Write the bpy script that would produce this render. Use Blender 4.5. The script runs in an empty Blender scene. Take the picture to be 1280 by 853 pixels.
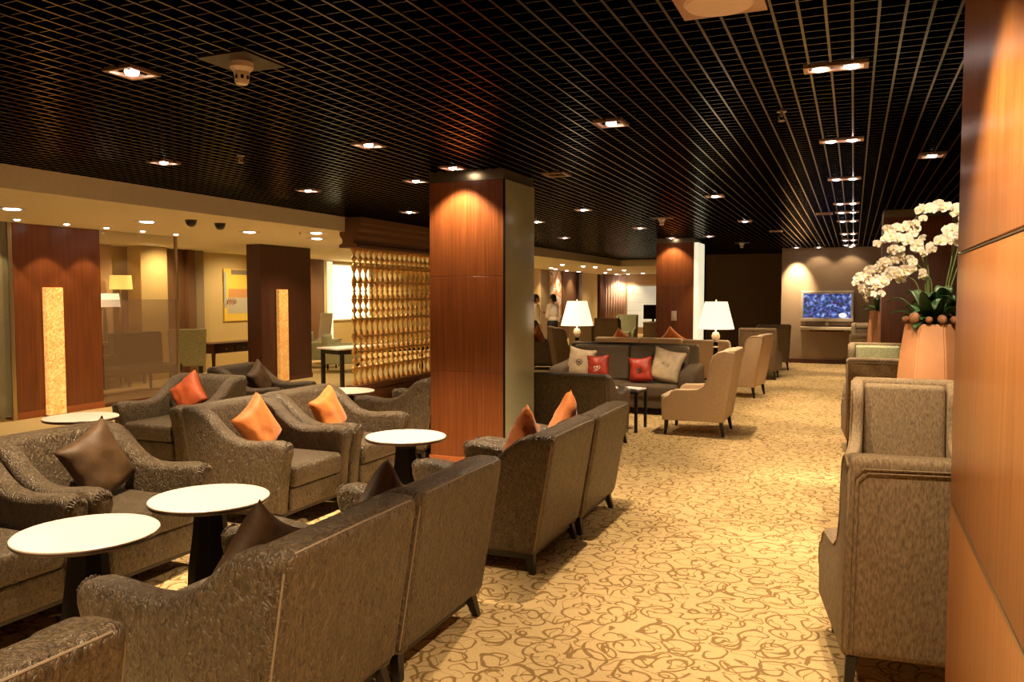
import bpy, bmesh, math, random
from mathutils import Matrix, Vector, Euler, noise
random.seed(7)
PI = math.pi
R = math.radians
S = bpy.context.scene
COL = S.collection

# ------------------------------------------------------------------ materials
def new_mat(name):
    m = bpy.data.materials.new(name); m.use_nodes = True
    nt = m.node_tree
    return m, nt, nt.nodes['Principled BSDF']

def plain(name, col, rough=.5, metal=0., spec=.5, coat=0., sheen=0.):
    m, nt, b = new_mat(name)
    b.inputs['Base Color'].default_value = (*col, 1)
    b.inputs['Roughness'].default_value = rough
    b.inputs['Metallic'].default_value = metal
    b.inputs['Specular IOR Level'].default_value = spec
    b.inputs['Coat Weight'].default_value = coat
    b.inputs['Sheen Weight'].default_value = sheen
    return m

def noisy(name, c1, c2, scale=(20, 20, 20), rough=.5, bump=0., dist=.004, detail=4, metal=0., distort=0., lo=.35, hi=.65,
          sheen=0., coat=0., spec=.5, bscale=None):
    m, nt, b = new_mat(name)
    N = nt.nodes; L = nt.links
    tc = N.new('ShaderNodeTexCoord'); mp = N.new('ShaderNodeMapping')
    mp.inputs['Scale'].default_value = scale
    L.new(tc.outputs['Object'], mp.inputs['Vector'])
    nz = N.new('ShaderNodeTexNoise'); nz.inputs['Scale'].default_value = 1
    nz.inputs['Detail'].default_value = detail; nz.inputs['Distortion'].default_value = distort
    L.new(mp.outputs['Vector'], nz.inputs['Vector'])
    cr = N.new('ShaderNodeValToRGB')
    cr.color_ramp.elements[0].position = lo; cr.color_ramp.elements[0].color = (*c1, 1)
    cr.color_ramp.elements[1].position = hi; cr.color_ramp.elements[1].color = (*c2, 1)
    L.new(nz.outputs['Fac'], cr.inputs['Fac']); L.new(cr.outputs['Color'], b.inputs['Base Color'])
    b.inputs['Roughness'].default_value = rough; b.inputs['Metallic'].default_value = metal
    b.inputs['Sheen Weight'].default_value = sheen; b.inputs['Coat Weight'].default_value = coat
    b.inputs['Specular IOR Level'].default_value = spec
    if bump:
        bp = N.new('ShaderNodeBump'); bp.inputs['Strength'].default_value = bump; bp.inputs['Distance'].default_value = dist
        L.new(nz.outputs['Fac'], bp.inputs['Height']); L.new(bp.outputs['Normal'], b.inputs['Normal'])
    return m

def emis(name, col, strength):
    m, nt, b = new_mat(name)
    b.inputs['Base Color'].default_value = (*col, 1)
    b.inputs['Emission Color'].default_value = (*col, 1)
    b.inputs['Emission Strength'].default_value = strength
    return m

def math_node(nt, op, a, b=None, c=None):
    n = nt.nodes.new('ShaderNodeMath'); n.operation = op
    for i, v in enumerate((a, b, c)):
        if v is None: continue
        if isinstance(v, (int, float)): n.inputs[i].default_value = v
        else: nt.links.new(v, n.inputs[i])
    return n.outputs[0]

def carpet():
    m, nt, b = new_mat('scroll_carpet')
    N = nt.nodes; L = nt.links
    tc = N.new('ShaderNodeTexCoord')
    mp = N.new('ShaderNodeMapping'); mp.inputs['Scale'].default_value = (6.4, 6.4, 6.4)
    L.new(tc.outputs['Object'], mp.inputs['Vector'])
    dn = N.new('ShaderNodeTexNoise'); dn.inputs['Scale'].default_value = 1.1; dn.inputs['Detail'].default_value = 1
    L.new(mp.outputs['Vector'], dn.inputs['Vector'])
    sc = N.new('ShaderNodeVectorMath'); sc.operation = 'SCALE'; sc.inputs['Scale'].default_value = .55
    L.new(dn.outputs['Color'], sc.inputs[0])
    ad = N.new('ShaderNodeVectorMath'); ad.operation = 'ADD'
    L.new(mp.outputs['Vector'], ad.inputs[0]); L.new(sc.outputs[0], ad.inputs[1])
    fl = N.new('ShaderNodeVectorMath'); fl.operation = 'MULTIPLY'; fl.inputs[1].default_value = (1, 1, 0)
    L.new(ad.outputs[0], fl.inputs[0])
    def spiral(scale, k, off, rmax, w):
        mm = N.new('ShaderNodeVectorMath'); mm.operation = 'MULTIPLY_ADD'
        mm.inputs[1].default_value = (scale,) * 3; mm.inputs[2].default_value = (off, off * 1.7, 0)
        L.new(fl.outputs[0], mm.inputs[0])
        vo = N.new('ShaderNodeTexVoronoi'); vo.voronoi_dimensions = '2D'; vo.inputs['Scale'].default_value = 1
        vo.inputs['Randomness'].default_value = .75
        L.new(mm.outputs[0], vo.inputs['Vector'])
        sb = N.new('ShaderNodeVectorMath'); sb.operation = 'SUBTRACT'
        L.new(mm.outputs[0], sb.inputs[0]); L.new(vo.outputs['Position'], sb.inputs[1])
        sp = N.new('ShaderNodeSeparateXYZ'); L.new(sb.outputs[0], sp.inputs[0])
        an = math_node(nt, 'ARCTAN2', sp.outputs[1], sp.outputs[0])
        sepc = N.new('ShaderNodeSeparateColor'); L.new(vo.outputs['Color'], sepc.inputs[0])
        sg = math_node(nt, 'SIGN', math_node(nt, 'SUBTRACT', sepc.outputs[0], .5))
        an = math_node(nt, 'MULTIPLY', math_node(nt, 'DIVIDE', an, 2 * PI), sg)
        rr = vo.outputs['Distance']
        ph = math_node(nt, 'ADD', math_node(nt, 'MULTIPLY', rr, k), math_node(nt, 'ADD', an, sepc.outputs[1]))
        fr = math_node(nt, 'FRACT', math_node(nt, 'ADD', ph, 10))
        d = math_node(nt, 'ABSOLUTE', math_node(nt, 'SUBTRACT', fr, .5))
        ln = math_node(nt, 'LESS_THAN', d, w)
        ms = math_node(nt, 'MULTIPLY', math_node(nt, 'LESS_THAN', rr, rmax), math_node(nt, 'GREATER_THAN', rr, .07))
        return math_node(nt, 'MULTIPLY', ln, ms)
    s1 = spiral(.85, 2.2, 0, .62, .085)
    s2 = spiral(.7, 1.2, 5.3, .8, .038)
    nz = N.new('ShaderNodeTexNoise'); nz.inputs['Scale'].default_value = .8; nz.inputs['Detail'].default_value = 0
    nz.inputs['Distortion'].default_value = 1.2
    L.new(fl.outputs[0], nz.inputs['Vector'])
    fr = math_node(nt, 'FRACT', math_node(nt, 'MULTIPLY', nz.outputs['Fac'], 4))
    vn = math_node(nt, 'LESS_THAN', math_node(nt, 'ABSOLUTE', math_node(nt, 'SUBTRACT', fr, .5)), .05)
    pat = math_node(nt, 'MAXIMUM', math_node(nt, 'MAXIMUM', s1, s2), vn)
    fz = N.new('ShaderNodeTexNoise'); fz.inputs['Scale'].default_value = 120; fz.inputs['Detail'].default_value = 3
    L.new(tc.outputs['Object'], fz.inputs['Vector'])
    cr = N.new('ShaderNodeValToRGB')
    cr.color_ramp.elements[0].position = .3; cr.color_ramp.elements[0].color = (.50, .355, .165, 1)
    cr.color_ramp.elements[1].position = .7; cr.color_ramp.elements[1].color = (.64, .47, .235, 1)
    L.new(fz.outputs['Fac'], cr.inputs['Fac'])
    mx = N.new('ShaderNodeMix'); mx.data_type = 'RGBA'
    L.new(pat, mx.inputs['Factor']); L.new(cr.outputs['Color'], mx.inputs[6])
    mx.inputs[7].default_value = (.26, .16, .06, 1)
    L.new(mx.outputs[2], b.inputs['Base Color'])
    b.inputs['Roughness'].default_value = .95; b.inputs['Specular IOR Level'].default_value = .1
    bp = N.new('ShaderNodeBump'); bp.inputs['Strength'].default_value = .35; bp.inputs['Distance'].default_value = .004
    h = math_node(nt, 'SUBTRACT', fz.outputs['Fac'], math_node(nt, 'MULTIPLY', pat, .8))
    L.new(h, bp.inputs['Height']); L.new(bp.outputs['Normal'], b.inputs['Normal'])
    return m

def glow_panel_mat(stg):
    m, nt, b = new_mat('gold_glow')
    N = nt.nodes; L = nt.links
    tc = N.new('ShaderNodeTexCoord')
    nz = N.new('ShaderNodeTexNoise'); nz.inputs['Scale'].default_value = 14; nz.inputs['Detail'].default_value = 5
    nz.inputs['Distortion'].default_value = 2
    L.new(tc.outputs['Object'], nz.inputs['Vector'])
    cr = N.new('ShaderNodeValToRGB')
    cr.color_ramp.elements[0].position = .35; cr.color_ramp.elements[0].color = (.75, .30, .05, 1)
    cr.color_ramp.elements[1].position = .65; cr.color_ramp.elements[1].color = (1, .58, .18, 1)
    L.new(nz.outputs['Fac'], cr.inputs['Fac'])
    L.new(cr.outputs['Color'], b.inputs['Emission Color']); L.new(cr.outputs['Color'], b.inputs['Base Color'])
    b.inputs['Emission Strength'].default_value = stg
    return m

def screen_mat():
    m, nt, b = new_mat('tv_picture')
    N = nt.nodes; L = nt.links
    tc = N.new('ShaderNodeTexCoord')
    vo = N.new('ShaderNodeTexVoronoi'); vo.inputs['Scale'].default_value = 26
    L.new(tc.outputs['Object'], vo.inputs['Vector'])
    nz = N.new('ShaderNodeTexNoise'); nz.inputs['Scale'].default_value = 16; nz.inputs['Detail'].default_value = 5
    L.new(tc.outputs['Object'], nz.inputs['Vector'])
    cr = N.new('ShaderNodeValToRGB'); e = cr.color_ramp.elements
    e[0].position = .42; e[0].color = (.004, .006, .04, 1)
    e[1].position = .68; e[1].color = (.55, .7, 1, 1)
    n = e.new(.55); n.color = (.05, .12, .6, 1)
    L.new(nz.outputs['Fac'], cr.inputs['Fac'])
    mx = N.new('ShaderNodeMix'); mx.data_type = 'RGBA'; mx.inputs['Factor'].default_value = .08
    L.new(cr.outputs['Color'], mx.inputs[6]); L.new(vo.outputs['Color'], mx.inputs[7])
    L.new(mx.outputs[2], b.inputs['Emission Color'])
    b.inputs['Base Color'].default_value = (.01, .01, .02, 1)
    b.inputs['Emission Strength'].default_value = .8
    return m

def art_mat(name, cols, scale, emission=0):
    m, nt, b = new_mat(name)
    N = nt.nodes; L = nt.links
    tc = N.new('ShaderNodeTexCoord'); nz = N.new('ShaderNodeTexNoise')
    nz.inputs['Scale'].default_value = scale; nz.inputs['Detail'].default_value = 2; nz.inputs['Distortion'].default_value = 1.5
    L.new(tc.outputs['Object'], nz.inputs['Vector'])
    cr = N.new('ShaderNodeValToRGB'); cr.color_ramp.interpolation = 'CONSTANT'
    e = cr.color_ramp.elements
    e[0].position = 0; e[0].color = (*cols[0], 1)
    e[1].position = .42; e[1].color = (*cols[1], 1)
    for p, c in zip((.5, .57, .63), cols[2:]):
        n = e.new(p); n.color = (*c, 1)
    L.new(nz.outputs['Fac'], cr.inputs['Fac']); L.new(cr.outputs['Color'], b.inputs['Base Color'])
    b.inputs['Roughness'].default_value = .6
    return m

def frosted(name, col, alpha, rough=.35):
    m, nt, b = new_mat(name)
    N = nt.nodes; L = nt.links
    tr = N.new('ShaderNodeBsdfTransparent'); tr.inputs[0].default_value = (.95, .93, .88, 1)
    mx = N.new('ShaderNodeMixShader'); mx.inputs[0].default_value = alpha
    b.inputs['Base Color'].default_value = (*col, 1); b.inputs['Roughness'].default_value = rough
    out = N['Material Output']
    L.new(tr.outputs[0], mx.inputs[1]); L.new(b.outputs[0], mx.inputs[2]); L.new(mx.outputs[0], out.inputs[0])
    return m

M = {}
M['carpet'] = carpet()
M['fabric'] = noisy('crinkled_fabric', (.030, .018, .008), (.165, .118, .064), (48, 48, 26), .38, 1.0, .018, 4, distort=1.8, lo=.3, hi=.7, spec=.65)
M['piping'] = plain('piping', (.27, .215, .14), .5)
M['wingfab'] = noisy('ribbed_beige_fabric', (.13, .085, .042), (.30, .215, .12), (130, 130, 35), .8, .5, .004, 3, lo=.3, hi=.7)
M['tan'] = noisy('smooth_tan_fabric', (.62, .45, .28), (.72, .53, .34), (60, 60, 60), .75, .3, .002)
M['sage'] = noisy('sage_fabric', (.33, .34, .18), (.52, .52, .32), (60, 60, 60), .85, .4, .003)
M['sofafab'] = noisy('brown_sofa_fabric', (.065, .042, .022), (.115, .078, .042), (90, 90, 90), .8, .3, .002)
M['black'] = plain('black_lacquer', (.004, .003, .003), .6, spec=.15)
M['leg'] = plain('dark_leg', (.012, .008, .006), .4)
M['tabletop'] = plain('white_laminate', (.86, .76, .67), .28)
M['rim'] = plain('dark_rim', (.05, .025, .02), .3)
M['wood'] = noisy('red_wood_veneer', (.14, .040, .011), (.215, .066, .018), (70, 70, 1.5), .30, 0, detail=5, spec=.5)
M['woodR'] = noisy('orange_wood_veneer', (.34, .125, .028), (.50, .20, .05), (60, 60, 1.2), .30, 0, detail=6, spec=.55)
M['woodD'] = noisy('dark_wood_veneer', (.055, .018, .009), (.085, .028, .012), (70, 70, 1.5), .4, 0)
M['steel'] = plain('brushed_brass_steel', (.42, .34, .20), .28, .9)
M['greenglass'] = noisy('green_grey_panel', (.42, .43, .30), (.46, .47, .33), (60, 60, 60), .18)
M['orange'] = noisy('orange_silk', (.58, .155, .015), (.70, .205, .024), (9, 9, 9), .62, .5, .02, 3, sheen=.3)
M['rust'] = noisy('rust_silk', (.40, .07, .018), (.52, .10, .022), (9, 9, 9), .62, .5, .02, 3)
M['red'] = noisy('red_silk', (.30, .022, .008), (.38, .032, .012), (9, 9, 9), .5, .4, .02, 3)
M['brown'] = noisy('bronze_silk', (.07, .036, .013), (.105, .056, .021), (9, 9, 9), .62, .5, .02, 3)
M['beige'] = noisy('beige_silk', (.42, .31, .19), (.52, .40, .25), (9, 9, 9), .5, .4, .02, 3)
M['emblem'] = plain('dark_embroidery', (.06, .03, .02), .7)
M['emblemw'] = plain('pale_embroidery', (.75, .6, .5), .6)
M['grid'] = plain('dark_ceiling_grid', (.030, .018, .008), .22, .85)
M['gridcross'] = plain('dark_ceiling_cross', (.008, .005, .003), .22, .85)
M['plenum'] = plain('plenum_black', (.002, .002, .002), 1., spec=0)
M['plaster'] = noisy('soffit_plaster', (.82, .73, .52), (.85, .76, .55), (20, 20, 20), .85)
M['wallpink'] = plain('warm_plaster', (.55, .38, .22), .8)
M['wallbeige'] = plain('ochre_plaster', (.60, .45, .19), .8)
M['walltaupe'] = plain('taupe_wall', (.30, .22, .12), .7)
M['wallbrown'] = plain('brown_wall', (.19, .09, .035), .6)
M['walldark'] = noisy('dark_fabric_wall', (.13, .08, .038), (.16, .10, .046), (30, 30, 30), .8)
M['tvwall'] = noisy('tv_wall_paper', (.34, .24, .15), (.38, .27, .17), (40, 40, 40), .6, .2, .002)
M['base'] = plain('dark_baseboard', (.10, .03, .015), .4)
M['basered'] = plain('red_baseboard', (.34, .10, .03), .35)
M['lampdisc'] = emis('halogen_lamp', (1, .86, .78), 22)
M['fixture'] = plain('fixture_plate', (.50, .30, .20), .35, .6)
M['fixwhite'] = plain('fixture_inner', (.8, .62, .55), .4)
M['shade'] = emis('lamp_shade', (1, .80, .52), 1.5)
M['shade2'] = emis('amber_shade', (1, .62, .15), 1.2)
M['crystal'] = plain('pale_glass_ball', (.8, .7, .6), .15, .2)
M['windowlit'] = emis('lit_panel', (1, .88, .52), 2.4)
M['paleglow'] = emis('pale_lit_panel', (.78, .82, .70), .32)
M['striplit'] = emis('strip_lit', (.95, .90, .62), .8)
M['glow'] = glow_panel_mat(.85)
M['glowdim'] = glow_panel_mat(.38)
M['tv'] = screen_mat()
M['silver'] = plain('silver_plastic', (.75, .66, .52), .35, .3)
M['shelfw'] = plain('cream_shelf', (.75, .62, .42), .4)
M['gold'] = plain('gold_baluster', (.85, .52, .17), .32, .3)
M['vase'] = noisy('terracotta_vase', (.52, .24, .11), (.60, .29, .135), (4, 4, 4), .5)
M['leaf'] = noisy('orchid_leaf', (.012, .045, .010), (.03, .10, .02), (14, 14, 14), .5)
M['petal'] = noisy('white_petal', (.80, .72, .62), (.90, .85, .78), (30, 30, 30), .5)
M['petalc'] = plain('petal_centre', (.75, .62, .20), .5)
M['stem'] = plain('green_stem', (.16, .22, .07), .5)
M['ball'] = noisy('bark_ball', (.20, .08, .03), (.42, .20, .09), (25, 25, 25), .8, .8, .01)
M['skin'] = plain('skin', (.50, .28, .17), .5)
M['hair'] = plain('black_hair', (.01, .008, .007), .4)
M['shirt'] = plain('cream_shirt', (.72, .62, .48), .7)
M['trouser'] = plain('black_trousers', (.01, .01, .012), .7)
M['plastic'] = plain('white_plastic', (.70, .58, .48), .4)
M['glassclear'] = frosted('clear_glass', (.25, .2, .14), .12, .05)
M['glassfrost'] = frosted('frosted_glass', (.27, .18, .11), .42, .5)
M['darkdome'] = plain('black_dome', (.012, .01, .01), .1, coat=.6)
M['art1'] = art_mat('abstract_picture', ((.62, .42, .10), (.85, .58, .08), (.50, .44, .34), (.42, .18, .05), (.10, .08, .06)), 1.6)
M['art2'] = art_mat('floral_picture', ((.85, .8, .7), (.85, .78, .66), (.75, .30, .08), (.85, .78, .66), (.1, .06, .04)), 1.5)
M['curtain'] = plain('pink_drape', (.62, .42, .34), .7)
M['paper'] = plain('paper', (.85, .8, .75), .6)
M['palefloor'] = noisy('plain_gold_carpet', (.55, .42, .18), (.62, .48, .22), (70, 70, 70), .95)
M['whitebright'] = plain('white_top', (.85, .82, .76), .3)

# ------------------------------------------------------------------ mesh helpers
def finish(name, bm, mat, parent=None, smooth=True, angle=40):
    me = bpy.data.meshes.new(name)
    bmesh.ops.recalc_face_normals(bm, faces=bm.faces)
    bm.to_mesh(me); bm.free()
    mats = mat if isinstance(mat, (list, tuple)) else [mat]
    for m in mats: me.materials.append(m)
    if smooth:
        for p in me.polygons: p.use_smooth = True
        me.set_sharp_from_angle(angle=R(angle))
    o = bpy.data.objects.new(name, me); COL.objects.link(o)
    if parent: o.parent = parent
    return o

def merge(dst, src, M4=None):
    if M4 is not None: bmesh.ops.transform(src, matrix=M4, verts=src.verts)
    me = bpy.data.meshes.new('tmp'); src.to_mesh(me); src.free(); dst.from_mesh(me); bpy.data.meshes.remove(me)
    return dst

def bx(bm, x0, x1, y0, y1, z0, z1, bev=0, seg=3, fn=None, mi=0):
    b = bmesh.new(); bmesh.ops.create_cube(b, size=1)
    for v in b.verts:
        v.co = Vector((x0 + (v.co.x + .5) * (x1 - x0), y0 + (v.co.y + .5) * (y1 - y0), z0 + (v.co.z + .5) * (z1 - z0)))
    if bev: bmesh.ops.bevel(b, geom=b.edges[:], offset=bev, segments=seg, profile=.6, affect='EDGES')
    if fn:
        for v in b.verts: v.co = Vector(fn(*v.co))
    for f in b.faces: f.material_index = mi
    return merge(bm, b)

def box(name, dims, mat, parent=None, bev=0, seg=3, fn=None):
    bm = bmesh.new(); bx(bm, *dims, bev=bev, seg=seg, fn=fn)
    return finish(name, bm, mat, parent)

def prism(bm, pts, x0, x1, bev=0, seg=4):
    """profile in YZ, extruded along X"""
    b = bmesh.new()
    a = [b.verts.new((x0, y, z)) for y, z in pts]; c = [b.verts.new((x1, y, z)) for y, z in pts]
    f1 = b.faces.new(a); f2 = b.faces.new(list(reversed(c)))
    n = len(pts)
    for i in range(n): b.faces.new((a[i], c[i], c[(i + 1) % n], a[(i + 1) % n]))
    bmesh.ops.recalc_face_normals(b, faces=b.faces)
    if bev:
        es = list(set(list(f1.edges) + list(f2.edges)))
        bmesh.ops.bevel(b, geom=es, offset=bev, segments=seg, profile=.5, affect='EDGES', clamp_overlap=True)
    return merge(bm, b)

def lathe(bm, prof, seg=24, at=(0, 0, 0), cap=True, mi=0):
    b = bmesh.new(); rings = []
    for r, z in prof:
        rings.append([b.verts.new((at[0] + max(r, 1e-4) * math.cos(2 * PI * i / seg), at[1] + max(r, 1e-4) * math.sin(2 * PI * i / seg), at[2] + z)) for i in range(seg)])
    for a, c in zip(rings, rings[1:]):
        for i in range(seg): b.faces.new((a[i], a[(i + 1) % seg], c[(i + 1) % seg], c[i]))
    if cap:
        b.faces.new(list(reversed(rings[0]))); b.faces.new(rings[-1])
    for f in b.faces: f.material_index = mi
    return merge(bm, b)

def tube(bm, pts, r, seg=8, closed=False, r1=None, mi=0):
    b = bmesh.new(); P = [Vector(p) for p in pts]; n = len(P); rings = []
    for i, p in enumerate(P):
        if closed: t = P[(i + 1) % n] - P[i - 1]
        else: t = P[min(i + 1, n - 1)] - P[max(i - 1, 0)]
        t.normalize()
        up = Vector((0, 0, 1)) if abs(t.z) < .9 else Vector((1, 0, 0))
        u = t.cross(up).normalized(); w = t.cross(u)
        rr = r if r1 is None else r + (r1 - r) * i / (n - 1)
        rings.append([b.verts.new(p + (u * math.cos(2 * PI * k / seg) + w * math.sin(2 * PI * k / seg)) * rr) for k in range(seg)])
    m = n if closed else n - 1
    for i in range(m):
        a, c = rings[i], rings[(i + 1) % n]
        for k in range(seg): b.faces.new((a[k], a[(k + 1) % seg], c[(k + 1) % seg], c[k]))
    if not closed:
        b.faces.new(rings[0]); b.faces.new(list(reversed(rings[-1])))
    for f in b.faces: f.material_index = mi
    return merge(bm, b)

def ball(bm, c, r, sc=(1, 1, 1), seg=12, mi=0):
    b = bmesh.new(); bmesh.ops.create_uvsphere(b, u_segments=seg, v_segments=max(6, seg // 2 + 2), radius=r)
    for v in b.verts: v.co = Vector((c[0] + v.co.x * sc[0], c[1] + v.co.y * sc[1], c[2] + v.co.z * sc[2]))
    for f in b.faces: f.material_index = mi
    return merge(bm, b)

def tag(o, label, cat, group=None, kind=None):
    o['label'] = label; o['category'] = cat
    if group: o['group'] = group
    if kind: o['kind'] = kind
    return o

def thing(name, label, cat, loc=(0, 0, 0), rz=0, group=None):
    o = bpy.data.objects.new(name, None); COL.objects.link(o)
    o.empty_display_size = .1
    o.location = loc; o.rotation_euler = (0, 0, rz)
    return tag(o, label, cat, group)

def copy_tree(o, parent=None):
    c = o.copy(); COL.objects.link(c)
    if parent: c.parent = parent
    for ch in list(o.children): copy_tree(ch, c)
    return c

USED = set()
def place(proto, loc, rz, label, group=None):
    if proto.name in USED: o = copy_tree(proto)
    else: o = proto; USED.add(proto.name)
    o.location = loc; o.rotation_euler = (0, 0, rz); o['label'] = label
    if group: o['group'] = group
    return o

def struct(name, dims, mat, bev=0):
    o = box(name, dims, mat, bev=bev); o['kind'] = 'structure'; o['label'] = name.replace('_', ' '); o['category'] = 'structure'
    del o['category']; del o['label']
    return o

# ------------------------------------------------------------------ room shell
CZ = 2.83
XE = -7.05      # edge of the dark grid ceiling
SZ = 2.62       # underside of the plaster soffit
f = struct('floor', (-14, 2.2, -3, 36, -.1, 0), M['carpet'])
f2 = struct('trim_1', (-13.2, -7.6, -3, 26, 0, .004), M['palefloor'])
struct('wall_left', (-13.4, -13.2, -3, 25.7, 0, 2.8), M['wallbeige'])
struct('wall_left_rear', (-10.6, -10.4, 25.7, 35, 0, 2.8), M['walltaupe'])
struct('wall_left_return', (-13.4, -10.4, 25.5, 25.7, 0, 2.8), M['walltaupe'])
struct('wall_end', (-10.6, -3.8, 35, 35.2, 0, 2.8), M['wallpink'])
struct('wall_end_return', (-4.0, -3.9, 23.5, 35, 0, 2.8), M['walltaupe'])
struct('wall_behind_camera', (-13.4, 2.2, -3.2, -3, 0, 3.3), M['walltaupe'])
struct('wall_dark', (-3.95, -1.5, 23.5, 23.7, 0, 3.2), M['walldark'])
struct('wall_back', (-1.66, 1.5, 21.2, 21.4, 0, 3.2), M['tvwall'])
struct('wall_back_return', (-1.66, -1.5, 21.4, 23.5, 0, 3.2), M['walldark'])
struct('wall_right_rear', (1.35, 1.5, 3.2, 21.2, 0, 3.2), M['walldark'])
struct('baseboard_back', (-1.66, 1.35, 21.17, 21.2, 0, .1), M['base'])
# near wood wall on the right: stacked veneer panels with open joints
bm = bmesh.new()
for z0, z1 in ((.1, .925), (.937, 1.79), (1.802, 2.83)):
    bx(bm, .33, .36, -2.9, 3.2, z0, z1, bev=.002, seg=2)
bx(bm, .345, 1.35, -2.9, 3.17, 0, 2.83)
o = finish('wall_right', bm, M['woodR']); o['kind'] = 'structure'
bm = bmesh.new(); bx(bm, .3285, .346, -2.9, 3.199, .926, .933); bx(bm, .3285, .346, -2.9, 3.199, 1.791, 1.796)  # bright strips added to draw the highlight line along the joints
o = finish('trim_2', bm, M['steel']); o['kind'] = 'structure'
struct('wall_right_cap', (1.35, 2.2, -3, 3.2, 0, 3.3), M['walldark'])
# soffit (L shape) with its fascia
bm = bmesh.new()
bx(bm, -13.4, XE, -3, 36, SZ, 2.9)
bx(bm, XE, -3.8, 25.8, 36, SZ, 2.9)
o = finish('ceiling_soffit', bm, M['plaster']); o['kind'] = 'structure'
# open grid ceiling
bm = bmesh.new()
def bar(bm, x0, x1, y0, y1, z0, z1, mi=0):
    v = [bm.verts.new(p) for p in ((x0, y0, z0), (x1, y0, z0), (x1, y1, z0), (x0, y1, z0), (x0, y0, z1), (x1, y0, z1), (x1, y1, z1), (x0, y1, z1))]
    for q in ((0, 3, 2, 1), (4, 5, 6, 7), (0, 1, 5, 4), (1, 2, 6, 5), (2, 3, 7, 6), (3, 0, 4, 7)):
        fc = bm.faces.new([v[i] for i in q]); fc.material_index = mi
x = XE + .05
while x < 1.34:
    bar(bm, x - .006, x + .006, -3, 25.8, CZ, CZ + .045); x += .1025
y = -2.95
while y < 25.8:
    bar(bm, XE, 1.35, y - .0028, y + .0028, CZ + .004, CZ + .045, 1); y += .1025
o = finish('ceiling', bm, [M['grid'], M['gridcross']], smooth=False); o['kind'] = 'structure'
struct('ceiling_plenum', (XE, 1.35, -3, 25.8, 3.2, 3.3), M['plenum'])

# panels and pilasters of the left room (X = -13.2) and the far left wall (X = -10.4)
tn = [2]
def trim(dims, mat, bev=.004):
    tn[0] += 1
    return struct('trim_%d' % tn[0], dims, mat, bev)
trim((-13.2, -12.95, 5.5, 11.2, 0, SZ), M['wallpink'])
trim((-12.95, -12.6, 11.55, 12.2, 0, SZ), M['wallbeige'])
trim((-13.2, -12.9, 12.3, 12.95, 0, SZ), M['wallbrown'])
trim((-13.2, -12.8, 12.95, 13.15, 0, SZ), M['wallbrown'])
trim((-13.2, -12.9, 13.2, 13.5, 0, SZ), M['walltaupe'])
trim((-13.2, -13.05, 17.0, 18.0, 0, SZ), M['wallbrown'])
trim((-10.4, -10.32, 26.0, 27.1, 0, SZ), M['wallbeige'])
trim((-10.4, -10.30, 29.5, 31.1, 0, SZ), M['wallbrown'])
trim((-10.4, -10.2, 31.1, 31.5, 0, SZ), M['woodD'])
trim((-10.4, -10.32, 31.5, 34.05, 0, SZ), M['wallbeige'])
trim((-10.4, -10.2, 34.1, 34.7, 0, SZ), M['woodD'])

# ------------------------------------------------------------------ columns
def column(x0, x1, y0, y1, label, side=None, h=CZ, mat='wood', band=True, switch=False, joints=(.93, 1.84)):
    cx, cy = (x0 + x1) / 2, (y0 + y1) / 2
    t = thing('column', label, 'column', (cx, cy, 0)); w = (x1 - x0) / 2; d = (y1 - y0) / 2
    top = h - .09 if band else h
    bm = bmesh.new(); zs = [.1] + list(joints) + [top]
    for a, b in zip(zs, zs[1:]): bx(bm, -w, w, -d, d, a + .002, b - .002, bev=.002, seg=1)
    bx(bm, -w + .004, w - .004, -d + .004, d - .004, .05, top)
    finish('wood_panel', bm, M[mat], t)
    box('plinth', (-w - .012, w + .012, -d - .012, d + .012, 0, .1), M['basered'] if mat == 'wood' else M['base'], t, .004)
    if band: box('metal_band', (-w + .002, w - .002, -d + .002, d - .002, top, h + .03), M['steel'], t)
    if side: box('side_panel', (w, w + .014, -d + .012, d - .004, .1, top), M[side], t, .002)
    if side: box('edge_strip', (w - .004, w + .012, -d - .004, -d + .012, .1, top), M['black'], t)
    return t
column(-3.79, -3.01, 6.93, 7.68, 'tall reddish wood column with brass band and grey green side, behind the armchairs', 'greenglass')
c2 = column(-3.77, -3.0, 16.6, 17.35, 'distant wood column with a pale glowing side, behind the brown sofa')
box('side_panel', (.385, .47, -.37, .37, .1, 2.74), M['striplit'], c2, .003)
sw = thing('wall_switch', 'small white switch plate on the distant wood column', 'switch', (-3.39, 16.588, 1.25))
box('plate', (-.055, .055, -.012, 0, -.1, .1), M['plastic'], sw, .004)
box('rocker', (-.02, .02, -.02, -.01, -.04, .04), M['silver'], sw, .003)
column(.36, 1.2, 12.4, 13.2, 'dark wood column with brass band behind the white orchids')
column(-10.42, -10.2, 7.28, 8.62, 'wide red wood column with glowing golden strip at far left', h=SZ, band=False, joints=())
column(-10.48, -10.15, 12.05, 13.55, 'very dark wood column with amber glowing strip in front of the framed picture', h=SZ, band=False, mat='woodD', joints=())
def glowstrip(x, y0, y1, z1, label, mat='glow'):
    t = thing('light_strip', label, 'light', (x, (y0 + y1) / 2, 0)); d = (y1 - y0) / 2
    box('glowing_panel', (-.04, .04, -d, d, .02, z1), M[mat], t, .01)
    box('foot', (-.045, .045, -d - .02, d + .02, 0, .02), M['base'], t)
glowstrip(-10.135, 7.66, 7.92, 1.77, 'tall golden glowing strip standing against the far left red wood column')
glowstrip(-10.085, 12.44, 12.70, 1.78, 'tall amber glowing strip standing against the very dark column', 'glowdim')

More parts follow.
